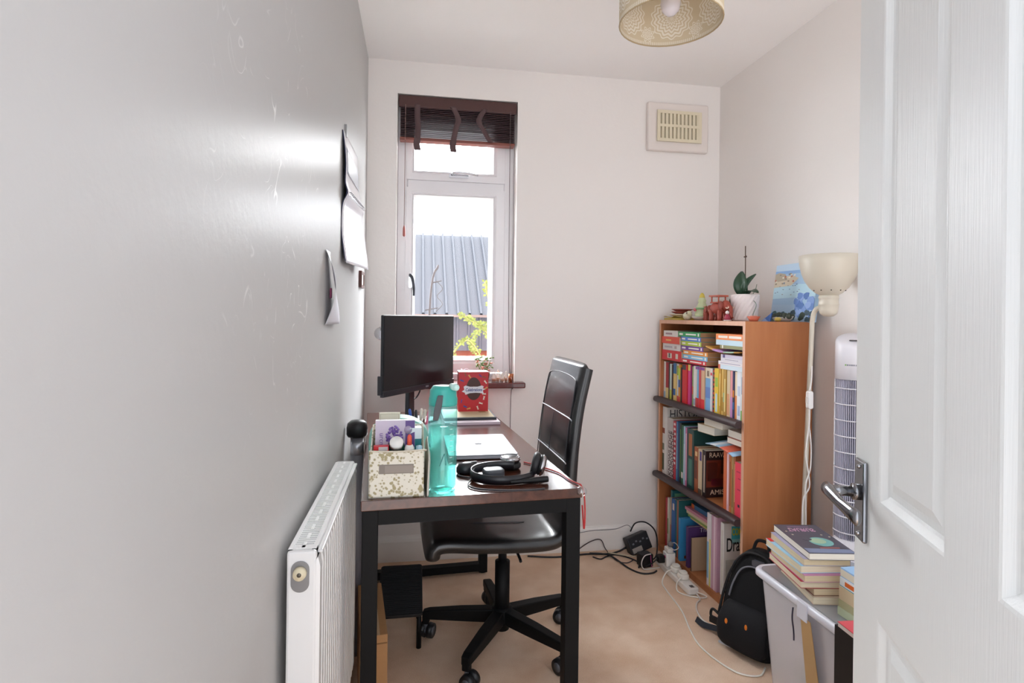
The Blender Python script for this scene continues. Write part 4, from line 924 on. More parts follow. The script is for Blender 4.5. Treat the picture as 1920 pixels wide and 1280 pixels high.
for z in (S1, S2):
    sh_ = MB().box(.004, PT, z - .018, KD - .006, KW - PT, z - .0005).build('shelf', WOOD, bc)
    MB().prism([(-.016 + .013 * math.cos(a) , z - .008 + .0145 * math.sin(a)) for a in [math.radians(q) for q in range(90, 271, 15)]] + [(.004, z - .0225), (.004, z + .0065)], .0155, KW + .004, 'y').build('dark_lip', DARK, sh_)

PAGES = pages_mat('#dccdb0', 1); PAGES_W = pages_mat('#ebe4d6', 1); PAGES_B = pages_mat('#b9906a', 1)
def book(label, group, t, h, d, cover, loc, rz, lying=False, bands=(), pages=None, soft=True, lean=0.0, name='book', near=None, cover_rough=.42):
    """spine on local -x face; thickness along y; height along z (lying: thickness along z, height along y)"""
    c = .0012 if soft else .0025; o = MB(); mats = [M(cover, cover_rough)]
    idx = {}
    def mi(hx):
        if hx not in idx: idx[hx] = len(mats); mats.append(M(hx, cover_rough))
        return idx[hx]
    o.box(0, 0, 0, d, c, h); o.box(0, t - c, 0, d, t, h); o.box(0, c, 0, c, t - c, h)
    for bd in bands:
        z0_, z1_, hx = bd[:3]; y0_, y1_ = (bd[3], bd[4]) if len(bd) > 3 else (0, 1)
        o.box(-.0004, t * y0_, h * z0_, .0, t * y1_, h * z1_, mi(hx))
    for nf in (near or ()):              # printed patches on the near-side cover
        x0_, x1_, z0_, z1_, hx = nf; o.box(d * x0_, -.0004, h * z0_, d * x1_, 0, h * z1_, mi(hx))
    rot = (PI / 2, 0, rz) if lying else (lean, 0, rz)
    ob = o.build(name, mats, None, loc, rot, normals=True); tag(ob, label, 'book', group)
    ins = .0 if soft else .003
    MB().box(c, c, .001 + ins, d - .0015 - ins, t - c, h - .001 - ins).build('page_block', pages or PAGES, ob)
    return ob
def shelf_book(label, group, yhi, ylo, z, h, d, cover, dx=.012, **k):
    return book(label, group, (yhi - ylo) * KS - .0008, h, d, cover, bk(dx, ylo + .0004, z + .0004), KA, **k)
def shelf_flat(label, group, yhi, ylo, z, t, d, cover, dx=.012, rz=0.0, **k):
    return book(label, group, t - .0004, (yhi - ylo) * KS, d, cover, bk(dx, yhi, z + .0002), KA + rz, lying=True, **k)
TXT = '#f1ede6'
G = 'upright books on the top shelf'
UP = [  # far to near: y_hi, y_lo, height, cover, bands, label
 (.704, .684, .185, '#e8e4da', [(0, .18, '#9fc0cf')], 'thin cream book, first upright book at the left end of the top shelf'),
 (.682, .653, .182, '#a3262e', [(0, .3, '#e2cf8e')], 'dark red book with a yellow foot, second upright on the top shelf'),
 (.651, .642, .178, '#26231f', [], 'thin black book after the dark red one on the top shelf'),
 (.640, .616, .178, '#cfe0d8', [(0, .28, '#c9cf4a')], 'pale green book with a lime foot on the top shelf'),
 (.614, .606, .176, '#4a3a34', [], 'thin dark brown book beside the lime footed book'),
 (.598, .566, .186, '#e6c87c', [(.72, 1, '#2f6da0'), (.15, .32, '#2660a0', .3, 1)], 'yellow book with blue patches on its spine, top shelf left'),
 (.564, .545, .184, '#d7dfe8', [(0, .16, '#d9453f'), (.7, .95, '#8fb53e')], 'pale book with a red foot and a green head, top shelf'),
 (.543, .525, .183, '#e39a3c', [(0, .15, '#d9453f'), (.4, .6, '#2a5d9e'), (.6, .9, '#c3d24a')], 'orange book with a blue and lime patterned spine, top shelf'),
 (.522, .511, .17, '#3c2426', [], 'thin dark maroon book just left of the thick bright red one'),
 (.508, .463, .188, '#d9262b', [(.86, .99, '#3f3c38', .25, 1)], 'thick bright red book with a dark square at its head, top shelf'),
 (.461, .436, .190, '#e0468f', [(.85, 1, '#e2d16a')], 'pink book with a yellow head, right of the thick red book'),
 (.434, .424, .186, '#a42470', [], 'thin magenta book right of the pink one'),
 (.422, .412, .184, '#8fae6c', [(.3, .5, '#d06a3c')], 'thin sage green book between the magenta and the white one'),
 (.410, .387, .188, '#ece7e0', [(.05, .2, '#9fb4c4')], 'white book left of the purple and red wrapped set'),
]
for yh, yl, h, cv, bd, lab in UP: shelf_book(lab, G, yh, yl, S1, h, .128 + random.uniform(-.004, .004), cv, dx=.012 + random.uniform(0, .006), bands=bd)
# slip-wrapped set: band of purple at the head and red at the foot across four thin books
SET = [(.384, .372, '#ddd6d0', 'cream'), (.371, .357, '#6fb6dc', 'light blue'), (.356, .338, '#d24a52', 'coral red'), (.337, .309, '#dbb28e', 'tan')]
for yh, yl, cv, cn in SET:
    shelf_book(cn + ' book with purple head and red foot, in the matching set mid top shelf', G, yh, yl, S1, .190, .128, cv, dx=.012, bands=[(0, .24, '#d8252b'), (.92, .99, '#8a4a9c')])
UP2 = [
 (.307, .265, .190, '#7fb2de', [(.76, 1, '#e8dcc2'), (.8, .93, '#7a4a34', .3, .7), (.3, .55, '#6c8fd0')], 'sky blue picture spine book right of the matching set'),
 (.263, .249, .190, '#eae4e2', [(.84, .9, '#e04a5a')], 'white book with a small pink dot, left of the black and red one'),
 (.247, .230, .190, '#2a1a1a', [(q / 10 + .02, q / 10 + .07, '#c63434') for q in range(0, 10, 1)], 'black book with red stripes on its spine, top shelf'),
 (.228, .196, .194, '#e8c63f', [(.05, .45, '#bcd9e6', .3, .7), (.6, .8, '#9cc04e', .2, .8)], 'yellow book with blue and green print right of the black and red one'),
 (.194, .181, .195, '#c9963a', [(.2, .9, '#f0d483', .3, .7)], 'gold book with a pale stripe, first of the gold books'),
 (.179, .166, .195, '#ddb45a', [(.1, .4, '#b98c2a')], 'light gold book, second of the gold books'),
 (.164, .143, .195, '#b98f3c', [(.1, .8, '#e9d890', .25, .6), (.3, .5, '#9db58c', .6, 1)], 'olive gold book, third and last of the gold books'),
 (.141, .118, .194, '#dcc6a0', [(.05, .5, '#d89a6c', .3, 1)], 'tan book with an orange patch, right of the gold books'),
 (.116, .101, .194, '#e49a9c', [(.0, .45, '#c98ac0')], 'pink and lilac book near the right end of the top shelf'),
 (.099, .088, .194, '#2d2c5c', [(.45, .6, '#d8842f'), (.2, .35, '#3c6fb0')], 'navy book with an orange mark near the right end of the top shelf'),
 (.086, .072, .193, '#e8d4b4', [(.0, .5, '#dd8a4f')], 'cream and orange book, third from the right end of the top shelf'),
 (.070, .044, .196, '#eceef4', [(.1, .3, '#a9b8d8', .2, .8), (.5, .7, '#c4cfe4', .2, .8)], 'white book with pale blue marks, second from the right end of the top shelf'),
 (.042, .0185, .196, '#dfe8ea', [(.55, .9, '#5d7fb0', .3, .8), (0, .22, '#63b04a')], 'white book with a green foot at the right end of the top shelf'),
]
for yh, yl, h, cv, bd, lab in UP2: shelf_book(lab, G, yh, yl, S1, h, .128, cv, dx=.010 + random.uniform(0, .006), bands=bd)
# lying stacks on top of the upright row
G2 = 'lying books in the left stack on the top shelf'
z = S1 + .197
for yh, yl, t, cv, bd, lab, dx in [(.700, .503, .050, '#d3232b', [(.30, .52, '#d8cdbf', .22, .72), (.36, .44, '#3f4a52', .3, .7), (.72, .84, '#d8cdbf', .22, .72)], 'thick red book with pictures on its spine, bottom of the left stack', .004),
      (.695, .517, .033, '#ded9d6', [(.1, .55, '#b7aeb4', .35, .65), (.68, .8, '#b9a6a4', .3, .7)], 'white lying book on the thick red book in the left stack', .006),
      (.702, .522, .034, '#e2533c', [(.25, .55, '#f0c06a', .4, .62)], 'orange red lying book, second from the top of the left stack', .003),
      (.692, .545, .030, '#e3e0da', [(.15, .6, '#a88c90', .35, .65)], 'white lying book with red lettering on top of the left stack', .008)]:
    shelf_flat(lab, G2, yh, yl, z, t, .13, cv, dx, bands=bd); z += t
G3 = 'matching coloured paperbacks lying in the middle stack'
z = S1 + .197
for yh, yl, t, cv, cn, at in [(.500, .288, .0195, '#d32f3c', 'red', 'at the bottom'), (.493, .281, .0205, '#7fc1e6', 'light blue', 'second from the bottom'), (.492, .279, .0205, '#ef9a3c', 'orange', 'third from the bottom'), (.508, .312, .0205, '#74409c', 'purple', 'in the middle'),
      (.510, .333, .0215, '#b4cb3c', 'lime green', 'third from the top'), (.514, .337, .0205, '#4f7fd0', 'blue', 'second from the top'), (.538, .340, .0225, '#2c9a58', 'green', 'on top')]:
    shelf_flat('%s lying paperback %s of the matching coloured stack' % (cn, at), G3, yh, yl, z, t, .13, cv, .004 + random.uniform(0, .004), bands=[(.05, .22, '#f4efe6', .3, .7), (.36, .82, '#f4efe6', .36, .64), (.90, .95, '#f4efe6', .2, .8)], pages=PAGES_B); z += t
G4 = 'lying books in the right stack on the top shelf'
z = S1 + .197
for yh, yl, t, cv, bd, lab in [(.192, .022, .018, '#d8e6ee', [(.0, .08, '#d8674a')], 'pale blue lying book at the bottom of the right stack'), (.193, .022, .0155, '#e9e5e8', [(.1, .9, '#b9b3c6', .35, .6)], 'white lying book, second from the bottom of the right stack'),
      (.175, .023, .0145, '#e2dee6', [(.2, .8, '#a9a3b4', .4, .6)], 'grey white lying book, third from the bottom of the right stack'), (.175, .024, .014, '#dad3e6', [(.1, .2, '#5a4a8c')], 'lilac lying book just under the floppy magazine')]:
    shelf_flat(lab, G4, yh, yl, z, t, .128, cv, .006, bands=bd); z += t
mg = MB()
def flop(u, v): return (.145 * v - .02, -.225 * u, .006 - .012 * math.sin(u * PI) * .6 - .004 * u + .01 * (1 - u) ** 3)
mg.grid(flop, 14, 6); m_ = mg.build('magazine', M('#cf9a4a', .3), None, bk(.004, .258, z + .012), (0, 0, KA), solid=.005, normals=False); tag(m_, 'floppy colourful magazine sticking out of the right stack on the top shelf', 'magazine')
mg = MB(); mg.grid(lambda u, v: tuple(Vector(flop(.25 + u * .35, v)) + Vector((-.001, 0, .0004))), 6, 6); mg.build('cover_print', M('#b98ac0', .3), m_, solid=.0055, normals=False)
mg = MB(); mg.grid(lambda u, v: tuple(Vector(flop(.62 + u * .33, v)) + Vector((-.001, 0, .0004))), 6, 6); mg.build('cover_print', M('#a9cdb0', .3), m_, solid=.0055, normals=False)
z += .0235
for yh, yl, t, cv, bd, lab in [(.182, .026, .014, '#8d8c5c', [(.1, .15, '#f0efe0')], 'olive lying book just above the floppy magazine'), (.212, .024, .022, '#c3dbe6', [], 'light blue lying book, second from the top of the right stack'),
      (.213, .024, .025, '#ee8a44', [(.1, .45, '#f3e7da', .3, .7), (.5, .95, '#f3e7da', .3, .7)], 'orange lying book on top of the right stack')]:
    shelf_flat(lab, G4, yh, yl, z, t, .128, cv, .006, bands=bd); z += t

# middle shelf
G5 = 'upright books on the middle shelf'
mb = [
 (.703, .655, .338, '#e0ddd8', [(.05, .3, '#4a5f4a', .6, 1), (.35, .45, '#6f7a68', .6, 1), (.6, .68, '#8a4636', .5, 1)], 'very tall white book with big dark lettering at the left of the middle shelf', .215),
 (.653, .592, .292, '#c9c0bb', [], 'thick grey white book with lettering down its spine, second on the middle shelf', .20),
 (.590, .562, .285, '#c53440', [(q / 12 + .01, q / 12 + .05, '#ecdcd8', .2, .8) for q in range(3, 12)], 'red and white lettered book right of the thick grey one', .19),
 (.560, .545, .288, '#3d7fa8', [(.2, .8, '#bcd6e2', .4, .6)], 'slim teal blue book on the middle shelf', .19),
 (.543, .530, .285, '#27406f', [], 'slim navy book right of the teal blue one on the middle shelf', .18),
 (.528, .510, .285, '#1f2a24', [(.1, .9, '#5b9a48', .3, .6)], 'black book with green spine print on the middle shelf', .18),
 (.508, .492, .280, '#2d6b4a', [(.1, .2, '#e8e2da')], 'dark green slim book right of the black and green one', .18),
 (.490, .474, .278, '#a9c9dc', [(.2, .7, '#d8e6ee', .3, .7)], 'pale blue slim book on the middle shelf', .17),
 (.472, .458, .275, '#c86f9a', [(.1, .9, '#ead3de', .3, .7)], 'pink slim book just left of the tall dark teal one', .17),
 (.456, .396, .276, '#1f4644', [(.06, .5, '#3f7a6c', .25, .75), (.55, .92, '#b06a3c', .25, .75)], 'thick dark teal hardback with orange lettering, middle shelf centre', .20),
 (.390, .358, .205, '#a3542c', [(.3, .7, '#6a2f1c', .2, .9), (.8, .9, '#e9c38a', .2, .8)], 'brown orange paperback in front centre of the middle shelf', .13),
 (.356, .325, .203, '#d9c3a0', [(.75, .95, '#4c3a86', .1, .6), (.0, .12, '#5f4a3c')], 'cream paperback between the brown one and the dark warrior cover', .13),
 (.158, .136, .262, '#d46a3c', [], 'orange paperback, first right of the gap on the middle shelf', .15),
 (.134, .119, .258, '#e5b7c0', [(.1, .9, '#efd6d9', .3, .7)], 'pink paperback right of the orange one, middle shelf right', .15),
 (.117, .103, .258, '#c9763f', [(.1, .8, '#8d4a24', .3, .7)], 'rust paperback, leftmost of the three brown spines at the right', .15),
 (.101, .087, .256, '#b9925c', [(.1, .7, '#7a5630', .3, .7)], 'tan paperback, middle of the three brown spines at the right', .15),
 (.085, .073, .255, '#a8653a', [(.2, .8, '#dca878', .3, .7)], 'copper paperback, last of the three brown spines at the right', .15),
]
for yh, yl, h, cv, bd, lab, d in mb:
    ob = shelf_book(lab, G5, yh, yl, S2, h, d, cv, dx=.014, bands=bd, soft=(yh < .4))
    if 'very tall' in lab: lettering('cover_title', 'HISTORY', .062, M('#3c3c40', .5), ob, (.012, -.0005, .303), (PI / 2, 0, 0), align='LEFT', xs=.8)
    if 'thick grey' in lab: lettering('spine_title', 'KNOWLEDGE', .042, M('#4a2e36', .5), ob, (-.0006, .030, .005), (PI / 2, -PI / 2, -PI / 2), align='LEFT', xs=.85)
rv = shelf_book('dark paperback with a warrior on its cover facing the room, middle shelf', G5, .322, .292, S2, .205, .132, '#2a1b1c', dx=.014, bands=[(.1, .9, '#c9b7a4', .3, .6)], pages=PAGES_W,
    near=[(.02, .98, .22, .80, '#6e2f22'), (.45, .95, .40, .72, '#b9552c'), (.55, .8, .5, .8, '#3a1d18'), (.05, .4, .35, .75, '#2d3138'), (.2, .6, .25, .40, '#7c1f38')])
GOLD = M('#e6d3bc', .35)
lettering('cover_title', 'RAAVAN', .031, GOLD, rv, (.068, -.0008, .186), (PI / 2, 0, 0), xs=.86)
lettering('cover_author', 'AMISH', .031, GOLD, rv, (.068, -.0008, .022), (PI / 2, 0, 0), xs=1.05)
rj = shelf_book('bright coral red journal standing at the right end of the middle shelf', G5, .069, .018, S2, .218, .15, '#e8425a', dx=.009, bands=[(.19, .24, '#2a1c28', .38, .62), (.7, .72, '#b92c44', .2, .6), (.82, .84, '#b92c44', .3, .8), (.5, .52, '#b92c44', .3, .7)])
G6 = 'books lying on top of the middle shelf row'
for yh, yl, z, t, cv, lab, dx, rz, d in [(.39, .275, S2 + .279, .036, '#cdb48c', 'cream paged book lying on the dark teal hardback', .03, .12, .15), (.345, .21, S2 + .3155, .036, '#d9c8a8', 'cream paged book lying under the middle of the top shelf', .035, .05, .15),
        (.158, .02, S2 + .275, .024, '#a8563c', 'rust covered book lying at the right of the middle shelf, lower of two', .03, .03, .14), (.165, .02, S2 + .2995, .028, '#e8e3d8', 'white book lying at the right of the middle shelf, upper of two', .035, -.02, .14)]:
    ob = book(lab, G6, t - .0004, (yh - yl) * KS, d, cv, bk(dx + d, yl, z), KA + PI + rz, lying=True, pages=PAGES_W)
mg = MB()
def flop2(u, v): return (.17 * v - .03, -.205 * u, .014 * math.sin(u * PI * .9) - .016 * (1 - v) - .012 * u)
mg.grid(flop2, 14, 6); m_ = mg.build('magazine', M('#9fc4e2', .25), None, bk(.012, .245, S2 + .268), (0, 0, KA), solid=.004, normals=False); tag(m_, 'light blue floppy booklet draped over the right books of the middle shelf', 'magazine')
mg = MB(); mg.grid(lambda u, v: tuple(Vector(flop2(.55 + u * .3, v)) + Vector((-.001, 0, .0004))), 6, 6); mg.build('cover_print', M('#d9654a', .3), m_, solid=.0046, normals=False)
mg = MB(); mg.grid(lambda u, v: tuple(Vector(flop2(.2 + u * .2, v * .5)) + Vector((-.001, 0, .0004))), 6, 6); mg.build('cover_print', M('#e9f1f7', .3), m_, solid=.0046, normals=False)

# bottom shelf
G7 = 'books on the bottom shelf'
bb = [
 (.672, .655, .20, '#b83440', [], 'thin red book at the left end of the bottom shelf', .20, .02),
 (.652, .640, .205, '#d9d6c6', [(.3, .6, '#7f9a6a')], 'thin white book right of the thin red one, bottom shelf', .20, .02),
 (.638, .622, .246, '#2a6f74', [], 'tall teal book standing behind the thin ones, bottom shelf', .25, .03),
 (.620, .605, .215, '#c9a37c', [(.1, .5, '#c0683c')], 'tan picture book on the bottom shelf', .21, .02),
 (.603, .563, .218, '#1f5a9c', [(.80, .92, '#e8d3c2', .3, .7)], 'blue spined book with a pale mark, bottom shelf left', .22, .016),
 (.560, .530, .226, '#2a6a6c', [(0, 1, '#b6583c', .1, .5)], 'teal covered book with a rust spine, bottom shelf', .25, .016),
 (.523, .505, .150, '#3f93c8', [], 'sky blue picture book with an orange creature, bottom shelf', .21, .012),
 (.452, .432, .135, '#54386f', [], 'purple book with white lettering, bottom shelf middle', .21, .012),
 (.404, .396, .098, '#b59b80', [(0, 1, '#3a2c26')], 'plain brown card covered book, bottom shelf middle', .165, .010),
 (.273, .240, .262, '#ddd9dc', [(0, .65, '#e2d76a', .1, .4), (.1, .6, '#7fb2cf', .6, 1)], 'white binder with yellow and blue spine stripes, bottom shelf right', .20, .012),
 (.238, .196, .262, '#c9a0b4', [(.0, 1, '#e3ccd8', .3, .6)], 'pink and lilac binder left of the drawing book', .20, .012),
]
for yh, yl, h, cv, bd, lab, d, dx in bb:
    nr = None
    if 'creature' in lab: nr = [(.15, .5, .12, .38, '#d8742c'), (.3, .42, .5, .68, '#cfae7a'), (.1, .3, .05, .12, '#6f3c1c')]
    if 'rust spine' in lab: nr = [(.2, .9, .7, .9, '#3f8a84')]
    if 'tall teal' in lab: nr = [(.05, .6, .86, .95, '#6fae8c')]
    ob = shelf_book(lab, G7, yh, yl, S0, h + .053, d, cv, dx=dx, bands=bd, soft=False, near=nr, pages=PAGES_W)
    if 'purple book' in lab: lettering('cover_title', 'The', .030, M('#d9cfe0', .5), ob, (.058, -.0006, .171), (PI / 2, 0, 0), align='LEFT')
for yh, yl, z, t, cv, lab, d, dx, i in [(.50, .29, S0 + .203, .013, '#d9b98a', 'yellow edged book lying at the bottom of the low pile, bottom shelf', .20, .06, 0), (.505, .29, S0 + .216, .014, '#7fa04a', 'green edged book lying second in the low pile, bottom shelf', .20, .05, 1),
        (.51, .28, S0 + .230, .016, '#d4c4a6', 'cream book lying in the middle of the low pile, bottom shelf', .20, .045, 2), (.515, .29, S0 + .246, .014, '#c9869a', 'pink edged book lying near the top of the low pile, bottom shelf', .20, .04, 3), (.49, .29, S0 + .260, .02, '#2f6f9c', 'blue book with an orange spine lying on top of the low pile', .20, .06, 4)]:
    book(lab, 'books lying in the low pile on the bottom shelf', t - .0004, (yh - yl) * KS, d, cv, bk(dx, yh, z), KA, lying=True, bands=[(0, .12, '#d0662f')] if i == 4 else [], pages=PAGES_W)
dw = shelf_book('large white drawing manual with a turquoise cover panel, right end of the bottom shelf', G7, .186, .160, S0, .303, .215, '#e4e3df', dx=.022, bands=[(.1, .9, '#d8d4cc', .3, .7)], soft=True, pages=PAGES_W,
    near=[(.16, 1, .78, .96, '#4fbcc4'), (.16, 1, .72, .78, '#8fd0d2'), (.04, 1, .04, .50, '#b9bdb4'), (.04, .98, .10, .22, '#5f6a62'), (.3, .8, .2, .3, '#8d958c'), (.03, .32, .02, .15, '#2a3230')])
lettering('cover_title', 'COMPLETE', .040, M('#cfd23c', .5), dw, (.036, -.001, .266), (PI / 2, 0, 0), align='LEFT', xs=.50, bold=.001)
lettering('cover_title', 'Drawing', .080, M('#1d2326', .5), dw, (.010, -.001, .211), (PI / 2, 0, 0), align='LEFT', xs=.50, bold=.0006)

# ------------------------------------------------------------------ on top of the bookcase
KT = KH + .0006
def kt(lx, ly): return bk(lx, ly, KT)
pt = thing('potted_orchid', 'orchid without flowers in a white textured pot on top of the bookcase', 'plant', kt(.145, .22))
b = MB(); seg = 40; prof = [(.046, 0), (.050, .004)] + [(.050 + .009 * (k / 14), .004 + .108 * k / 14) for k in range(1, 15)] + [(.057, .1145), (.055, .112), (.052, .09), (0, .088)]
vs = []; fs = []
for i, (r, z) in enumerate(prof):
    for k in range(seg):
        a = 2 * PI * (k + .5 * (i % 2)) / seg; rr = r + (.0016 if (k + i // 2) % 2 == 0 and 1 < i < 15 else 0); vs.append((rr * math.cos(a), rr * math.sin(a), z))
for i in range(len(prof) - 1):
    for k in range(seg): k2 = (k + 1) % seg; fs.append((i * seg + k, i * seg + k2, (i + 1) * seg + k2, (i + 1) * seg + k))
fs.append(tuple(range(seg - 1, -1, -1))); b.add(vs, fs, 0, False); b.build('pot', M('#e9dfdd', .4), pt)
MB().lathe([(0, .0885), (.0515, .0885), (.04, .095), (0, .097)], 0, 0, 20).build('bark', M('#4a3a2c', .9, 0, .5, 60), pt)
LEAFM = M('#274430', .35, 0, 0, 30, .15); LEAF2 = M('#5c7466', .4)
def leaf(root, tip, w, up, mt, fold=.3):
    r, t = Vector(root), Vector(tip); L_ = (t - r).length; d = (t - r).normalized(); s_ = d.cross(Vector(up)).normalized(); n_ = s_.cross(d)
    def fn(u, v):
        ww = w * math.sin(PI * min(1, u * .92 + .06)) ** .7; x = (v - .5) * 2
        return tuple(r + d * L_ * u + s_ * ww * x + n_ * (abs(x) * ww * fold + L_ * .22 * math.sin(PI * u)))
    return MB().grid(fn, 14, 6).build('leaf', mt, pt, solid=.0016, normals=False)
leaf((0, 0, .095), (-.008, .012, .215), .030, (-.8, -.6, .2), LEAFM, .35)
leaf((0, 0, .095), (.02, -.05, .20), .018, (-.9, -.3, .3), LEAFM, .4)
leaf((0, 0, .095), (-.02, .085, .078), .022, (-.2, 0, 1), LEAF2, .15)
leaf((0, 0, .095), (.0, -.098, .118), .022, (-.2, 0, 1), LEAFM, .2)
b = MB(); b.tube([(.004, .006, .095), (.006, .008, .20), (.006, .010, .325)], .0022, 6); b.tube([(.0, .010, .278), (.012, .010, .279)], .003, 6); b.tube([(.006, .014, .278), (.006, .003, .281)], .003, 6); b.build('flower_spike', M('#5a4438', .6), pt)
b = MB(); b.tube([(.01, -.02, .095), (.01, -.06, .13), (.01, -.072, .155)], .0016, 6); b.tube([(.01, -.03, .097), (.0, -.085, .07), (-.004, -.07, .03), (.0, -.066, .003)], .0016, 6); b.build('aerial_roots', M('#7d8a78', .6), pt)

b = MB(); b.grid(lambda u, v: (.11 * (v - .5), .15 * (u - .5), .012 + .004 * math.sin(u * 9) + .003 * math.cos(v * 7)), 14, 8); b.box(-.052, -.072, 0, .052, .072, .010)
tag(b.build('ornament_slab', M('#c9b455', .6, 0, .2, 60), None, kt(.068, .635), (0, 0, KA), normals=True), 'yellow ornamental slab at the far front corner on top of the bookcase', 'ornament')
TERRA = M('#9c4434', .6, 0, .2, 90, .12)
zz = .0185
for i, (r, c, lab) in enumerate([(.056, '#e6d9cc', 'flat white dish with a pink rim under the red dishes on the bookcase'), (.05, '#a34a3e', 'red clay dish, lower of the two stacked on the yellow slab'), (.052, '#93453a', 'red clay dish, upper of the two stacked on the yellow slab')]):
    o = MB().lathe([(0, 0), (r * .6, 0), (r, .009), (r * 1.02, .0115), (r * .95, .0115), (r * .58, .004), (0, .004)], 0, 0, 32).build('dish', M(c, .5), None, bk(.072, .635 - .006 * i, KT + zz), (0, 0, 0)); tag(o, lab, 'dish', 'stacked dishes on the bookcase'); zz += .0122
# pale green pagoda-like seated figurine on a plate
o = thing('figurine', 'pale green and yellow tall pointed figurine standing on a white dish on the bookcase', 'figurine', bk(.085, .462, KT), KA)
MB().lathe([(0, 0), (.03, 0), (.046, .014), (.048, .017), (.0, .014)], 0, 0, 28).build('dish_base', M('#e9ece6', .4), o)
b = MB(); b.lathe([(0, .0155), (.030, .0155), (.034, .03), (.024, .048), (.030, .056), (.022, .07), (.016, .085), (.020, .092), (.013, .105), (.008, .12), (0, .126)], 0, 0, 20); b.build('figure_body', M('#c9d3a6', .5, 0, .2, 80, .12), o)
b = MB(); b.lathe([(.008, .104), (.0135, .108), (.011, .118), (.006, .1275), (0, .13)], 0, 0, 16); b.build('gold_crown', M('#d8c357', .4), o)
b = MB(); b.tube([(.026 * math.cos(a), .026 * math.sin(a), .056) for a in [2 * PI * k / 16 for k in range(16)]], .0045, 6, closed=True, n=2); b.build('green_sash', M('#7fae7a', .5), o)
MB().ball((-.028, .014, .05), .008, 12, 8).build('pink_hand', M('#d8707a', .5), o)
o = MB().ball((0, 0, .020), .020, 16, 10, 0, 1.0, 1.3, 1.0).build('lion_figurine', M('#d9d6bd', .5, 0, .3, 70, .1), None, bk(.045, .525, KT), (0, 0, KA)); tag(o, 'small cream crouching animal figurine left of the tall pointed one', 'figurine')
MB().ball((-.004, -.024, .032), .013, 14, 8).build('head', M('#d4cfae', .5), o)
MB().ball((-.016, -.026, .034), .004, 8, 6).build('muzzle', M('#4a3830', .5), o)
def elephant(name, label, lx, ly, rz, s_, howdah):
    e = thing(name, label, 'figurine', bk(lx, ly, KT), KA + rz)
    b = MB(); b.ball((0, 0, .055 * s_), .032 * s_, 20, 12, 0, 1.35, .9, .85); b.ball((-.046 * s_, 0, .066 * s_), .021 * s_, 16, 10, 0, 1, .9, 1.1)
    b.tube([(-.062 * s_, 0, .066 * s_), (-.077 * s_, 0, .05 * s_), (-.08 * s_, 0, .025 * s_), (-.088 * s_, 0, .012 * s_)], [.010 * s_, .008 * s_, .0065 * s_, .005 * s_], 8)
    b.build('body', TERRA, e)
    for x in (-.026, .028):
        for y in (-.015, .015): MB().lathe([(0, 0), (.0105 * s_, 0), (.0095 * s_, .012 * s_), (.0105 * s_, .045 * s_), (0, .05 * s_)], x * s_, y * s_, 12).build('leg', TERRA, e)
    for y in (-1, 1): MB().ball((-.038 * s_, y * .020 * s_, .066 * s_), .018 * s_, 12, 8, 0, .8, .25, 1.1).build('ear', M('#8a3a2c', .6), e)
    for y in (-1, 1): MB().tube([(-.060 * s_, y * .010 * s_, .056 * s_), (-.074 * s_, y * .013 * s_, .053 * s_), (-.08 * s_, y * .013 * s_, .06 * s_)], .0025 * s_, 6).build('tusk', M('#e2cdb8', .4), e)
    b = MB(); b.box(-.026 * s_, -.025 * s_, .076 * s_, .026 * s_, .025 * s_, .082 * s_); b.build('saddle', M('#b0523c', .6), e, bevel=.002)
    if howdah:
        b = MB()
        for x in (-.022, .022):
            for y in (-.018, .018): b.cyl((x * s_, y * s_, .08 * s_), (x * s_, y * s_, .106 * s_), .003 * s_, .003 * s_, 8)
        b.box(-.032 * s_, -.026 * s_, .104 * s_, .032 * s_, .026 * s_, .111 * s_); b.build('howdah', M('#a84f3a', .6), e)
    return e
elephant('elephant_figurine', 'terracotta elephant figurine carrying a canopy, beside the white plant pot', .050, .268, math.radians(98), 1.0, True)
elephant('elephant_figurine', 'terracotta elephant figurine with a bare saddle right of the pale green figurine', .065, .372, math.radians(70), .78, False)
o = thing('carved_ornament', 'dark red carved block ornament behind the elephant figurines', 'ornament', bk(.175, .42, KT), KA)
b = MB(); random.seed(4)
for k in range(40): b.ball((random.uniform(-.025, .025), random.uniform(-.05, .05), .014 + random.uniform(0, .05)), random.uniform(.010, .015), 8, 6)
b.box(-.03, -.058, 0, .03, .058, .012); b.build('carved_body', M('#8f3b30', .6, 0, .3, 70, .15), o)
MB().box(-.012, -.055, .075, .012, .06, .083).build('top_bar', M('#a85a48', .6), o, bevel=.003)
o = thing('doll_figurine', 'small white and crimson doll figurine in front of the plant pot', 'figurine', bk(.040, .185, KT), KA)
b = MB(); b.lathe([(0, 0), (.014, 0), (.012, .016), (.008, .026), (0, .03)], 0, 0, 16); b.build('robe', M('#a3344a', .5), o)
MB().ball((0, 0, .035), .008, 12, 8).build('head', M('#e6dad8', .5), o)
MB().lathe([(.0145, 0), (.0165, 0.0), (.0165, .004), (.0145, .004), (.0145, 0)], 0, 0, 20).build('white_hem', M('#e9e4e2', .5), o)
o = MB().lathe([(0, 0), (.016, 0), (.018, .006), (.026, .02), (.024, .02), (.015, .009), (0, .008)], 0, 0, 24).build('incense_holder', M('#d06a4e', .5), None, bk(.085, .072, KT), (0, 0, 0)); tag(o, 'small coral red footed dish right of the plant pot on the bookcase', 'dish')
MB().box(-.01, -.01, .0205, .01, .01, .0225).build('label_patch', M('#e08a6c', .5), o)
o = MB().prism([(-.02, 0), (.02, 0), (.028, .036), (.02, .03)], -.003, .003, 'y').build('paper_boat', M('#2f5a9c', .5), None, bk(.16, .098, KT), (0, 0, KA + math.radians(-70))); tag(o, 'dark blue folded paper piece right of the plant pot', 'paper')
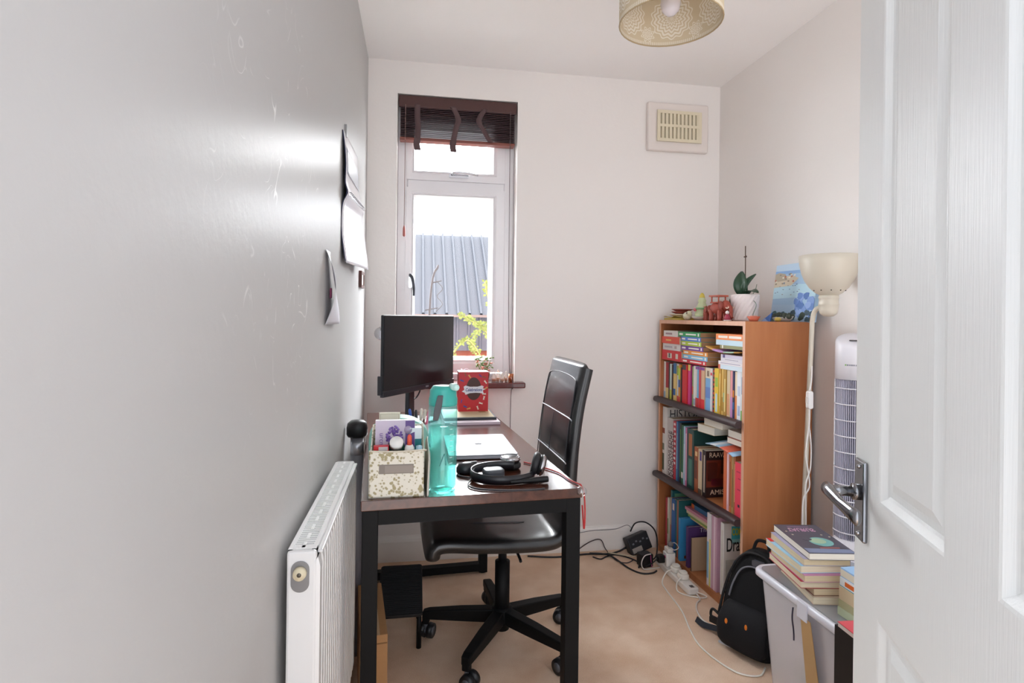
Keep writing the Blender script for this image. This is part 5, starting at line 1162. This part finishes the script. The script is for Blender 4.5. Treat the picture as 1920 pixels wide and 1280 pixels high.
MB().prism([(-.02, 0), (.012, 0), (-.004, .014)], -.0045, -.003, 'y').build('fold', M('#7f93b8', .5), o)
o = MB().ball((0, 0, .009), .012, 14, 8, 0, 1, 1.3, .75).build('pebble', M('#bfa64e', .6, 0, .2, 60), None, bk(.18, .052, KT), (0, 0, KA)); tag(o, 'small yellow pebble ornament between the blue paper and the dark rock dish', 'ornament')
rk = thing('stone_dish', 'dark mossy stone in a pale boat shaped dish in front of the painting', 'ornament', bk(.218, .075, KT), KA)
def boat(u, v): 
    a = 2 * PI * u; r = 1 - .35 * (1 - v); return (.022 * r * math.cos(a), .066 * r * math.sin(a), .018 * v + .004 * v * abs(math.sin(a)) ** 3)
b = MB(); b.loft([[boat(k / 28, v) for k in range(28)] for v in (0, .4, 1.0)]); b.build('dish_body', M('#b9b2ae', .5), rk)
b = MB(); random.seed(9)
for k in range(26): y = random.uniform(-.056, .056); b.ball((random.uniform(-.012, .012), y, .02 + .012 * (1 - (y / .06) ** 2) * random.random()), random.uniform(.006, .012), 8, 6)
b.build('stone', M('#3f463a', .8, 0, .4, 80, .2), rk)

# painting leaning on the right wall
cvs = thing('canvas_painting', 'blue seascape canvas leaning on the right wall on top of the bookcase', 'painting', (1.526, 2.025, KT), 0, rot=(0, math.radians(7), 0))
CWd, CHt = .272, .245
MB().box(0, 0, 0, .016, CWd, CHt).build('canvas', M('#a9cbe8', .6), cvs)
def patch(poly, col, name_idx=[0]):
    return [(p[0] * CWd, p[1] * CHt) for p in poly], col
random.seed(21)
def blob(cx, cy, rx, ry, n=14, j=.25): return [(min(.995, max(.005, cx + rx * math.cos(2 * PI * k / n) * (1 + random.uniform(-j, j)))), min(.995, max(.005, cy + ry * math.sin(2 * PI * k / n) * (1 + random.uniform(-j, j))))) for k in range(n)]
pats = [([(0, .86), (1, .88), (1, 1), (0, 1)], '#c3dcf2'), ([(0, .80), (.5, .83), (1, .84), (1, .89), (0, .87)], '#8fb8e6'), ([(0, .0), (1, 0), (1, .3), (0, .28)], '#b3d0ea'), ([(0, .42), (1, .40), (1, .66), (0, .62)], '#bfe2f2'),
        ([(.58, .62), (1, .60), (1, .80), (.55, .79), (.42, .74)][::1], '#d9cdb8'), ([(.68, .72), (1, .70), (1, .84), (.9, .86), (.75, .83)], '#b9ad98')]
b = MB(); cols = []
def put(poly, col, lift):
    if col not in cols: cols.append(col)
    # picture left edge is the far end (larger y)
    b.prism([((1 - x) * CWd if False else x * CWd, z * CHt) for x, z in poly], -.0003 - lift, 0, 'x', cols.index(col))
for i, (poly, col) in enumerate(pats): put(poly, col, .0001 * i)
for k in range(18): put(blob(random.uniform(.5, .98), random.uniform(.66, .83), .022, .016, 8), random.choice(['#e6dccb', '#9c8f80', '#c47a66', '#f1ebe0', '#7f8f9c']), .0008 + .00003 * k)
for k in range(14): put(blob(random.uniform(.30, .95), random.uniform(.46, .66), .018, .006, 8), random.choice(['#4f6f9c', '#6f7f9c', '#8c8a90']), .0009 + .00002 * k)
for k in range(26): put(blob(random.uniform(.0, .42) , random.uniform(.12, .44), .06, .06, 10), random.choice(['#6f94d6', '#86a8e2', '#5a80c4', '#9ab8ea']), .0012 + .00002 * k)
for k in range(20): put(blob(random.uniform(.02, .98), random.uniform(.02, .15), .06, .045, 10), random.choice(['#3f5a6a', '#4f7480', '#56705c', '#3a4a40']), .0018 + .00002 * k)
b.build('painted_scene', [M(c, .6) for c in cols], cvs)

# ------------------------------------------------------------------ floor lamp, fan
LAMPW = M('#cfc7b7', .35)
lm = thing('floor_lamp', 'cream uplighter floor lamp with a bowl shade between bookcase and fan', 'floor lamp', (1.435, 1.955, 0))
HX, HY = 1.474 - 1.435, 1.870 - 1.955
b = MB(); b.lathe([(0, .0005), (.07, .0005), (.07, .012), (.06, .02), (.016, .026), (0, .026)], 0, 0, 32); b.build('base', LAMPW, lm)
b = MB(); b.tube([(0, 0, .02), (.008, -.012, .6), (.016, -.026, 1.12), (.017, -.029, 1.19), (.022, -.045, 1.232), (HX, HY, 1.235)], .0088, 12, n=10); b.build('pole', LAMPW, lm)
b = MB(); b.lathe([(0, 1.203), (.016, 1.205), (.028, 1.214), (.032, 1.228), (.032, 1.243), (.0335, 1.245), (.0335, 1.25), (.032, 1.252), (.032, 1.268), (.0335, 1.27), (.0335, 1.275), (.03, 1.283), (0, 1.283)], HX, HY, 32); b.build('lamp_socket', LAMPW, lm)
b = MB(); pr = [(.031, 1.281), (.045, 1.290), (.064, 1.308), (.080, 1.333), (.091, 1.362), (.098, 1.395), (.1, 1.424)]; pr2 = [(r - .0018, z + .001) for r, z in reversed(pr)]
b.lathe(pr + pr2, HX, HY, 48); shd = b.build('lamp_shade', LAMPW, lm)
b = MB()
for k in range(5):
    a = math.radians(170 + 35 * k); r = .0535; b.ball((HX + r * math.cos(a), HY + r * math.sin(a), 1.2975), .0024, 8, 6)
b.build('vent_holes', M('#3a3430', .6), shd)
b = MB(); b.ball((HX, HY, 1.335), .03, 18, 12); b.cyl((HX, HY, 1.284), (HX, HY, 1.312), .014); b.build('bulb', M('#f0ece6', .3), lm)
b = MB(); b.tube([(.016, -.03, 1.02), (.006, -.042, .97), (-.004, -.046, .93)], .0028, 8); b.tube([(-.004, -.046, .865), (-.004, -.045, .80), (-.012, -.040, .70), (.004, -.036, .62), (.008, -.034, .57), (-.016, -.036, .53), (-.022, -.04, .44), (-.014, -.034, .34), (-.004, -.03, .2), (.03, -.04, .02)], .0028, 8)
b.tube([(-.004, -.046, .80), (.014, -.034, .72), (.010, -.036, .64), (-.010, -.038, .58), (-.006, -.036, .50), (.0, -.03, .40)], .0026, 8); cbl = b.build('flex_cable', M('#eae7e2', .4), lm)
b = MB(); b.prism(rrect(.020, .066, .008, cx=-.004, cy=.897), -.056, -.037, 'y'); sw = b.build('inline_switch', WHITE_PLASTIC, cbl, bevel=.003); MB().box(-.018, -.05, .885, -.0138, -.043, .907).build('rocker', M('#cfcac4', .4), sw)

FX, FY, FR_ = 1.518, 1.80, .056; FT = 1.135
fn = thing('tower_fan', 'white tower fan with a vertical grille standing behind the plastic tub by the door', 'fan', (FX, FY, 0))
FW = M('#e6e4ea', .3)
fa = math.atan2(-.75, -.62)
def arc_wall(b, r, a0, a1, z0_, z1_, n=24, m=0, topslope=0.0):
    def fn_(u, v):
        a = a0 + (a1 - a0) * u; return (r * math.cos(a), r * math.sin(a), z0_ + (z1_ - z0_) * v)
    b.grid(fn_, n, 1, m)
b = MB(); b.lathe([(0, .0005), (.058, .0005), (.058, .012), (.055, .02), (0, .02)], 0, 0, 36); b.build('base', FW, fn)
MB().lathe([(.052, .015), (.053, .05), (FR_ , .2), (FR_, .43), (0, .43)], 0, 0, 40).build('lower_housing', FW, fn)
b = MB()
seg = 40; z0_ = .985; rows = [[(FR_ * math.cos(2 * PI * k / seg), FR_ * math.sin(2 * PI * k / seg), z0_) for k in range(seg)]]
def ztop(a, r): return FT - .012 - .022 * (r / FR_) * math.cos(a - fa)
rows.append([(FR_ * math.cos(2 * PI * k / seg), FR_ * math.sin(2 * PI * k / seg), ztop(2 * PI * k / seg, FR_) - .01) for k in range(seg)])
for rr in (.95, .82, .4, .05): rows.append([(FR_ * rr * math.cos(2 * PI * k / seg), FR_ * rr * math.sin(2 * PI * k / seg), ztop(2 * PI * k / seg, FR_ * rr) + (.0 if rr > .9 else .005)) for k in range(seg)])
b.loft(rows); b.build('upper_housing', FW, fn)
b = MB(); arc_wall(b, FR_ - .001, fa + 1.35, fa + 2 * PI - 1.35, .43, .985, 40); b.build('rear_shell', FW, fn, solid=.004, normals=False)
MB().lathe([(.042, .431), (.042, .984)], 0, 0, 32).build('dark_core', M('#6f6c80', .6), fn)
b = MB()
for k in range(23):
    a = fa - 1.32 + 2.64 * k / 22; X = Matrix.Rotation(a, 4, 'Z'); b.box(.043, -.0013, .432, .0525, .0013, .983, 0, X)
b.build('vertical_louvres', M('#b9b6c6', .45), fn)
for k in range(10):
    z_ = .455 + k * .0555; MB().tube([((FR_ + .0005) * math.cos(a), (FR_ + .0005) * math.sin(a), z_) for a in [fa - 1.36 + 2.72 * q / 16 for q in range(17)]], .0022, 6, n=1).build('hoop_bar', FW, fn)
b = MB(); X = Matrix.Rotation(fa, 4, 'Z')
b.prism(rrect(.026, .010, .004), 0, .0012, 'z', 0, Matrix.Translation((.026 * math.cos(fa), .026 * math.sin(fa), FT - .0145)) @ X @ Matrix.Rotation(math.radians(18), 4, 'Y') @ Matrix.Rotation(PI / 2, 4, 'Z')); b.build('display', M('#33333a', .2), fn)
b = MB()
for k, w in enumerate([.004, .006, .004, .007, .005, .004, .006]):
    a = fa - .42 + k * .115; X = Matrix.Rotation(a, 4, 'Z'); b.box(FR_ - .0005, -w / 2, 1.034, FR_ + .0006, w / 2, 1.039, 0 if k else 1, X)
b.build('name_strip', [M('#8f8f98', .5), M('#7fae5c', .5)], fn)
b = MB()
for a in (fa - .5, fa + .3): b.ball((FR_ * math.cos(a), FR_ * math.sin(a), .405), .003, 8, 6)
b.build('screw_caps', M('#8a8894', .5), fn)

# ------------------------------------------------------------------ plastic tub, books on it, black shelf unit
TX0, TX1, TY0, TY1, TZ = 1.098, 1.465, 1.235, 1.738, .385
TUBM = clear_mat('milky_clear_plastic', (.95, .96, .99, 1), rough=.18, fac=.07, diffuse=(.96, .97, 1, 1), dfac=.40)
LIDM = clear_mat('clear_lid', (.75, .77, .8, 1), rough=.08, fac=.12, diffuse=(.62, .65, .7, 1), dfac=.5)
tub = thing('plastic_tub', 'milky clear plastic storage tub with a white rimmed lid behind the door', 'tub', ((TX0 + TX1) / 2, (TY0 + TY1) / 2, 0))
hx, hy = (TX1 - TX0) / 2, (TY1 - TY0) / 2
b = MB(); rings = []
for (ins, z_) in ((.045, .0005), (.040, .012), (.016, .345), (.016, .352)): rings.append([(x, y, z_) for x, y in rrect(2 * (hx - ins), 2 * (hy - ins), .035, 6)])
for (ins, z_) in ((.0185, .352), (.0185, .345), (.0425, .014), (.046, .004)): rings.append([(x, y, z_) for x, y in rrect(2 * (hx - ins), 2 * (hy - ins), .033, 6)])
b.loft(rings); b.build('tub_body', TUBM, tub)
RIMW = M('#dfe0ea', .25)
b = MB(); rings = []
for (ins, z_) in ((.004, .360), (0, .364), (0, .378), (.005, .385), (.012, .385), (.016, .379), (.016, .374), (.010, .374), (.010, .360), (.004, .360)): rings.append([(x, y, z_) for x, y in rrect(2 * (hx - ins), 2 * (hy - ins), .034, 8)])
b.loft(rings, cap=False); b.build('lid_rim', RIMW, tub)
b = MB(); b.prism(rrect(2 * (hx - .0165), 2 * (hy - .0165), .022, 6), .3805, .3845, 'z'); b.build('lid_panel', LIDM, tub)
b = MB(); b.box(-hx - .004, -.025, .335, -hx + .002, .018, .386); b.build('side_clip', RIMW, tub, bevel=.003)
b = MB(); b.add([(-hx - .0015, .004, .345), (-hx - .0015, -.038, .345), (-hx + .031, -.066, .02), (-hx + .031, .0, .02), (-hx + .000, .004, .345), (-hx + .000, -.038, .345), (-hx + .033, -.066, .02), (-hx + .033, .0, .02)], [(0, 1, 2, 3), (4, 5, 6, 7), (0, 1, 5, 4), (1, 2, 6, 5), (2, 3, 7, 6), (3, 0, 4, 7)])
b.build('brown_tape', M('#bf9c6b', .5), tub)
b = MB(); b.tube([(-hx - .003, .034, .352), (-hx - .004, .036, .32), (-hx + .004, .04, .28), (-hx + .008, .044, .25)], .0022, 6); b.build('dark_cord', M('#25233a', .6), tub)
for i, (x, y, z_, w_, l_, h_, col, lab) in enumerate([(1.165, 1.28, .02, .24, .40, .035, '#8fa6ad', 'grey green folder lying at the bottom inside the plastic tub'), (1.158, 1.30, .057, .25, .36, .055, '#d9d6dc', 'thick white paper bundle inside the plastic tub'),
        (1.150, 1.29, .114, .26, .28, .045, '#9fb7b4', 'pale teal folder in the middle of the plastic tub'), (1.148, 1.40, .161, .26, .28, .05, '#e3dfe4', 'white paper bundle near the top of the plastic tub'), (1.143, 1.30, .213, .26, .34, .04, '#a9a3b4', 'lilac grey folder on top of the papers in the plastic tub')]):
    o = MB().box(0, 0, 0, w_, l_, h_).build('paper_bundle', M(col, .7), None, (x, y, z_ - .005), (0, 0, .02 * (i % 3 - 1))); tag(o, lab, 'papers', 'papers inside the plastic tub')
    MB().box(-.0006, .02, h_ * .4, 0, l_ * .6, h_ * .55).build('divider', M(['#b9c6c9', '#b8868e', '#dfe6e6', '#8fb0a8', '#d6cfe0'][i], .7), o)

SA = math.radians(-9.7); su = Vector((math.cos(SA), math.sin(SA), 0)); sv = Vector((-math.sin(SA), math.cos(SA), 0))
G8 = 'paperbacks stacked on the plastic tub'
z_ = TZ + .0004
stk = [(.0215, .215, .135, 1.118, 1.462, '#cbb9a2', 'at the very bottom', PAGES, -2), (.0215, .205, .135, 1.125, 1.475, '#7a4a3a', 'second from the bottom', PAGES, 1), (.020, .205, .140, 1.088, 1.478, '#b3273a', 'third from the bottom, dark red cover', PAGES, 0),
       (.020, .20, .135, 1.094, 1.474, '#c98ab0', 'in the middle, pink edged cover', PAGES, 2), (.022, .205, .138, 1.092, 1.490, '#a3d3ea', 'third from top, light blue with red corner', PAGES, 3), (.0205, .205, .135, 1.098, 1.482, '#a9a4bd', 'second from the top, lilac grey cover', PAGES_W, 1)]
for i, (t, h, d, x, y, cv, lab, pg, da) in enumerate(stk):
    a = math.radians(da); o_ = Vector((x, y, 0)) + su * d
    ob = book('paperback in the plastic tub stack, ' + lab, G8, t - .0005, h, d, cv, (o_.x, o_.y, z_), PI + SA + a, lying=True, pages=pages_mat('#d9c8a6' if i % 2 else '#e2d6ba', 1))
    if 'red corner' in lab: MB().box(d - .03, t, h - .03, d - .001, t + .0004, h - .001).build('red_corner', M('#e0312c', .5), ob)
    z_ += t
t, h, d = .0195, .226, .135; o_ = Vector((1.107, 1.469, 0)) + su * d
ob = book('dark grey paperback with pink title and turquoise cover art on top of the tub stack', G8, t, h, d, '#55535f', (o_.x, o_.y, z_), PI + SA, lying=True, pages=PAGES_W)
# cover print, in the book's own frame: x from spine to fore-edge, z from foot to head, on the y = t side
def cov(poly, hx, lift=.0003): return MB().prism([(x * d, z * h) for x, z in poly], t, t + lift, 'y').build('cover_print', M(hx, .4), ob)
def cblob(cx, cz, rx, rz, n=20): return [(cx + rx * math.cos(2 * PI * k / n), cz + rz * math.sin(2 * PI * k / n)) for k in range(n)]
cov([(.02, .02), (.98, .02), (.98, .16), (.02, .13)], '#7f8ba8'); cov(cblob(.42, .38, .25, .15), '#79b3b0', .0004); cov(cblob(.47, .40, .17, .09), '#a9c3a4', .0006); cov(cblob(.66, .46, .10, .05), '#55535f', .0007)
cov([(.2, .16), (.62, .16), (.62, .19), (.2, .19)], '#a8645c', .0005)
for (x, z__) in ((.85, .62), (.9, .74), (.2, .62), (.08, .55), (.75, .85)): cov(cblob(x, z__, .025, .016, 8), '#c9bfa8', .0005)
lettering('cover_title', 'TAURUS', .036, M('#c99ab8', .4), ob, (d * .52, t + .0006, h * .80), (-PI / 2, 0, PI), xs=.62, bold=.0006)
cov([(.25, .90), (.75, .90), (.75, .925), (.25, .925)], '#8f6f90', .0005)
z_ = TZ + .0004; G9 = 'books in the stack by the door on the plastic tub'
for i, (t, cv, lab, bd, pg) in enumerate([(.022, '#c9d2b0', 'cream and pale green book at the bottom of the stack beside the door', [], PAGES_W), (.020, '#b9b58c', 'olive edged book second in the stack beside the door', [], PAGES_W), (.036, '#d8c3a0', 'thick tan book in the middle of the stack beside the door', [], PAGES),
        (.024, '#e9edf0', 'white book with an orange spine title beside the door', [(.1, .9, '#dc6a2c', .25, .75), (0, 1, '#3f9cb4', 0, .08)], PAGES_W), (.026, '#9cc3e8', 'book with a light blue and green cover on top of the stack beside the door', [(0, 1, '#e2dac8', .1, .85)], PAGES_W)]):
    ob = book(lab, G9, t - .0005, .195, .13, cv, (1.152 + .002 * i, 1.412, z_), math.radians(2 - i), lying=True, bands=bd, pages=pg)
    if i == 4: MB().box(.03, t - .0005, .05, .07, t, .15).build('green_patch', M('#6fb04a', .5), ob)
    z_ += t
un = thing('shelf_unit', 'black cube shelf unit between the plastic tub and the open door', 'shelf', (.968, .86, 0))
UW, UD, UH = .30, .335, .485; BLK = M('#0e0e11', .45)
for x in (0, UW - .018): MB().box(x, 0, .0005, x + .018, UD, UH).build('side_panel', BLK, un)
for z0_ in (.02, .24, UH - .018): MB().box(.018, .006, z0_, UW - .018, UD, z0_ + .0178).build('shelf_board', BLK, un)
MB().box(.018, UD - .006, .038, UW - .018, UD, UH - .018).build('back_panel', BLK, un)
mgz = thing('magazine', 'red and black magazine lying on the black shelf unit beside the door', 'magazine', (.958, .985, UH + .0006), math.radians(-3))
MB().box(0, 0, 0, .20, .20, .010).build('pages', M('#cfc2ba', .7), mgz); b = MB(); b.box(-.001, -.001, .010, .201, .201, .011); b.box(0.0, .0, .011, .05, .2, .0113, 1); b.box(.05, .02, .011, .19, .19, .0113, 2); b.build('cover', [M('#c23a44', .3), M('#d8525a', .3), M('#3a3536', .3)], mgz)

# ------------------------------------------------------------------ backpack
PKW, PKY = Vector((.45, -.893, 0)), Vector((.893, .45, 0))
pk = thing('backpack', 'black backpack with orange zip pulls leaning against the bookcase', 'backpack', (1.137, 1.868, 0), math.atan2(-.893, .45))
FAB = M('#0d0d10', .75, 0, .15, 240, 0, .3); FAB2 = M('#121216', .7, 0, .15, 240, 0, .3)
def pk_front(z_): return .018 * max(0, 1 - z_ / .05) + .115 * (z_ / .34) ** 1.25
def pk_ring(z_, hw, dep, fr=None, n=28, p=3.2):
    f0 = pk_front(z_) if fr is None else fr; out = []
    for k in range(n):
        a = 2 * PI * k / n; c, s_ = math.cos(a), math.sin(a)
        out.append((hw * math.copysign(abs(c) ** (2 / p), c), f0 + dep / 2 + dep / 2 * math.copysign(abs(s_) ** (2 / p), s_), z_))
    return out
b = MB(); b.loft([pk_ring(*q) for q in ((.001, .085, .10), (.010, .108, .14), (.035, .118, .16), (.09, .120, .165), (.16, .118, .155), (.22, .110, .14), (.27, .098, .12), (.305, .080, .10), (.33, .055, .075), (.345, .028, .045), (.348, .010, .02))]); b.build('pack_body', FAB, pk, subsurf=1)
b = MB(); b.loft([pk_ring(z_, hw, dep, pk_front(z_) - off) for z_, hw, dep, off in ((.012, .075, .06, .012), (.03, .094, .06, .030), (.09, .098, .06, .036), (.135, .094, .06, .028), (.16, .082, .05, .012), (.168, .070, .04, .002))]); fp = b.build('front_pocket', FAB2, pk, subsurf=1)
def fpt(x, z_, o=.004): return (x, pk_front(z_) + (.03 * (abs(x) / .12) ** 3) - o, z_)
b = MB(); b.tube([fpt(-.112, .10), fpt(-.108, .17), fpt(-.096, .24), fpt(-.07, .30), fpt(-.03, .332), fpt(.03, .332), fpt(.07, .30), fpt(.096, .24), fpt(.108, .17)], .005, 8); b.build('main_zip', M('#0c0c10', .6), pk)
b = MB(); b.tube([fpt(-.075, .175, .006), fpt(-.068, .225, .006), fpt(-.045, .275, .006), fpt(0, .293, .006), fpt(.045, .275, .006), fpt(.068, .225, .006), fpt(.075, .175, .006)], .0032, 8); b.build('pocket_zip', M('#6f7078', .4), pk)
b = MB(); b.tube([(-.03, pk_front(.335) + .02, .335), (-.02, pk_front(.34) + .03, .372), (.02, pk_front(.34) + .03, .372), (.03, pk_front(.335) + .02, .335)], .006, 8); b.build('top_handle', FAB, pk)
for x, z_ in ((-.045, .112), (.030, .120)):
    b = MB(); b.ball((x, pk_front(z_) - .040, z_), .0065, 10, 8, 0, .8, .6, 1.5); b.build('zip_pull', M('#e07a1e', .45), pk)
b = MB(); b.prism(rrect(.045, .022, .006, cx=.01, cy=.306), pk_front(.306) - .006, pk_front(.306) + .012, 'y'); b.build('shiny_badge', M('#6c6e78', .2, .4), pk)
b = MB(); b.box(-.085, .0, .012, -.04, .004, .02); b.build('reflective_strip', M('#b9bcc2', .3), pk, loc=(0, .012, .0), rot=(0, 0, .1))
b = MB(); b.tube([(-.108, .05, .085), (-.138, .045, .10), (-.142, .04, .075), (-.112, .04, .060)], .005, 8); b.box(-.146, .035, .052, -.112, .052, .072); b.build('side_buckle', BLACK_PLASTIC, pk)
b = MB(); pts = [(-.110, .05, .03), (-.15, .06, .016), (-.19, .055, .012), (-.235, .075, .008)]
P = smooth_path(pts, 6); vs = []
for p in P: vs += [(p.x, p.y - .003, p.z - .006), (p.x, p.y + .012, p.z + .010)]
b.add(vs, [(2 * i, 2 * i + 1, 2 * i + 3, 2 * i + 2) for i in range(len(P) - 1)]); b.build('loose_strap', M('#171a26', .7), pk, solid=.002, normals=False)

# ------------------------------------------------------------------ power strip, plugs, cables
ps = thing('power_strip', 'white power strip lying on the carpet along the bookcase foot', 'power strip', (1.193, 2.31, 0), math.radians(1))
PSW = M('#e6e2dc', .35)
b = MB(); b.prism(rrect(.052, .34, .012, 5, 0, .17), .0006, .030, 'z'); b.build('casing', PSW, ps, bevel=.006)
MB().box(-.008, .012, .030, .008, .032, .0315).build('switch', M('#5f5a56', .4), ps)
for y in (.10, .17, .24, .305): MB().box(-.022, y - .02, .0296, .022, y + .02, .0304).build('socket_face', M('#dcd7d0', .4), ps)
def plug(label, y, col, lead, r=.0030):
    p = thing('plug', label, 'plug', bk2(y), math.radians(1), 'plugs in the white power strip')
    MB().prism(rrect(.044, .05, .016, 5), 0, .022, 'z').build('plug_body', M(col, .4), p, bevel=.006)
    MB().prism(rrect(.034, .036, .012, 5), .022, .032, 'z').build('grip', M(col, .4), p, bevel=.004)
    MB().tube(lead, r, 8).build('lead', M(col, .45), p)
    return p
def bk2(y): return (1.193 - math.sin(math.radians(1)) * y, 2.31 + y, .0308)
plug('white plug with a looped lead, nearest the switch of the power strip', .10, '#ebe6dc', [(-.016, -.012, .010), (-.045, -.03, -.006), (-.055, -.06, -.026), (-.03, -.10, -.027), (.02, -.13, -.027), (.045, -.125, -.026), (.03, -.112, -.020), (.012, -.1025, -.015)])
plug('white plug with a long trailing lead, second on the power strip', .17, '#ebe6dc', [(-.02, 0, .010), (-.05, -.005, .0), (-.085, -.04, -.026), (-.10, -.12, -.027), (-.115, -.28, -.027), (-.15, -.42, -.027), (-.168, -.52, -.027), (-.155, -.62, -.027), (-.12, -.70, -.027), (-.06, -.725, -.027), (-.015, -.69, -.026)])
wp = thing('charger', 'white square charger standing upright in the power strip', 'charger', bk2(.24), math.radians(1))
MB().prism(rrect(.046, .046, .008, 4), 0, .062, 'z').build('charger_body', M('#e9e5e0', .35), wp, bevel=.004)
MB().cyl((-.0225, -.004, .042), (-.0245, -.004, .042), .007, .007, 14).build('pink_dot', M('#d83a7a', .5), wp)
gp = thing('plug', 'white and grey plug lying on top of the upright charger', 'plug', (1.186, 2.548, .0932), 0, 'plugs in the white power strip')
MB().prism(rrect(.03, .05, .010, 4), .0004, .022, 'z').build('plug_body', M('#d8d4ce', .4), gp, bevel=.005)
MB().ball((.012, .008, .030), .014, 14, 8).build('grey_grip', M('#6f6a6c', .5), gp)
MB().tube([(.012, .02, .03), (.03, .0, .04), (.034, -.03, .03), (.012, -.04, .024), (.0, -.02, .0225)], .002, 6).build('lead', M('#cfc9c4', .5), gp)
bp_ = thing('plug_adapter', 'black plug pushed into the side of the white charger', 'plug', (1.128, 2.545, .066), 0, rot=(0, math.radians(90), 0))
MB().prism(rrect(.034, .034, .006, 3), .0, .032, 'z').build('plug_body', BLACK_PLASTIC, bp_, bevel=.004)
MB().tube([(.0, .0, .0), (.03, .01, -.03), (.06, .06, -.06), (.061, .12, -.03)], .003, 8).build('lead', BLACK_PLASTIC, bp_)
ab = thing('power_adapter', 'black cube power adapter with a white cord looped round it on the carpet', 'adapter', (1.100, 2.625, 0), math.radians(12))
MB().box(-.03, -.028, .0008, .03, .028, .062).build('adapter_body', BLACK_PLASTIC, ab, bevel=.006)
MB().tube([(.03, .0, .05), (.01, -.03, .066), (-.025, -.033, .062), (-.042, -.034, .03), (-.03, -.04, .004), (.02, -.045, .003), (.05, -.05, .004)], .0026, 8).build('white_cord', M('#d9d2ce', .45), ab)
MB().tube([(.012, -.0305, .06), (.013, -.032, .03), (.016, -.036, .006)], .0018, 6).build('pink_cord', M('#c04a8a', .5), ab)
br = thing('power_brick', 'large black power brick tilted on its cables by the back wall', 'adapter', (1.135, 2.765, .012), 0, rot=(math.radians(-18), math.radians(-16), math.radians(8)))
MB().box(-.058, -.03, 0, .058, .03, .085).build('brick_body', M('#17171b', .5), br, bevel=.005)
MB().box(-.05, -.0308, .006, .004, -.03, .03).build('rating_label', M('#a39b92', .6), br)
for k in range(5): MB().box(-.04 + k * .02, -.0306, .045 + .008 * (k % 2), -.03 + k * .02, -.03, .053 + .008 * (k % 2)).build('rating_mark', M('#6a6a70', .6), br)
cabs = [('black cable arching over the power brick to the bookcase corner', [(1.09, 2.79, .105), (1.10, 2.75, .16), (1.15, 2.74, .165), (1.20, 2.74, .12), (1.205, 2.72, .05), (1.17, 2.68, .006), (1.10, 2.70, .004)], .0035, '#17171c'),
        ('black cable running along the skirting from the desk to the power brick', [(.56, 2.80, .004), (.70, 2.77, .004), (.86, 2.785, .004), (.98, 2.77, .006), (1.06, 2.79, .02), (1.10, 2.80, .05)], .0045, '#1a1a20'),
        ('thin dark cable rising in a hump in front of the skirting', [(.79, 2.80, .003), (.88, 2.815, .05), (.94, 2.815, .06), (.96, 2.79, .02), (.98, 2.70, .003), (1.02, 2.66, .003), (1.07, 2.69, .003)], .0025, '#3a2c30'),
        ('thick black cable curving across the carpet to the black cube adapter', [(.87, 2.775, .012), (.96, 2.74, .011), (1.01, 2.60, .004), (1.05, 2.54, .004), (1.10, 2.535, .004), (1.13, 2.555, .004)], .004, '#17171c'),
        ('thin grey cable strung along the top edge of the skirting', [(.62, 2.822, .118), (.80, 2.822, .098), (.90, 2.822, .106), (1.02, 2.822, .108), (1.08, 2.815, .128), (1.10, 2.80, .115)], .0018, '#7d7a80'),
        ('black cable lying in small loops left of the power brick', [(.88, 2.75, .003), (.91, 2.72, .003), (.95, 2.745, .003), (1.0, 2.76, .003), (1.05, 2.72, .003), (1.08, 2.66, .003), (1.06, 2.60, .003)], .0035, '#1c1c22'),
        ('beige cable lying across the black cables near the bookcase corner', [(.96, 2.755, .018), (1.03, 2.72, .016), (1.08, 2.70, .014), (1.13, 2.69, .012)], .0035, '#b3a58c'),
        ('white cable from the power strip end running behind the backpack', [(1.20, 2.305, .012), (1.20, 2.27, .004), (1.17, 2.24, .004), (1.14, 2.18, .004), (1.13, 2.10, .004), (1.17, 2.05, .004)], .0032, '#dcd7d0')]
for lab, pts, r, col in cabs: tag(MB().tube(pts, r, 8).build('cable', M(col, .5)), lab, 'cable')
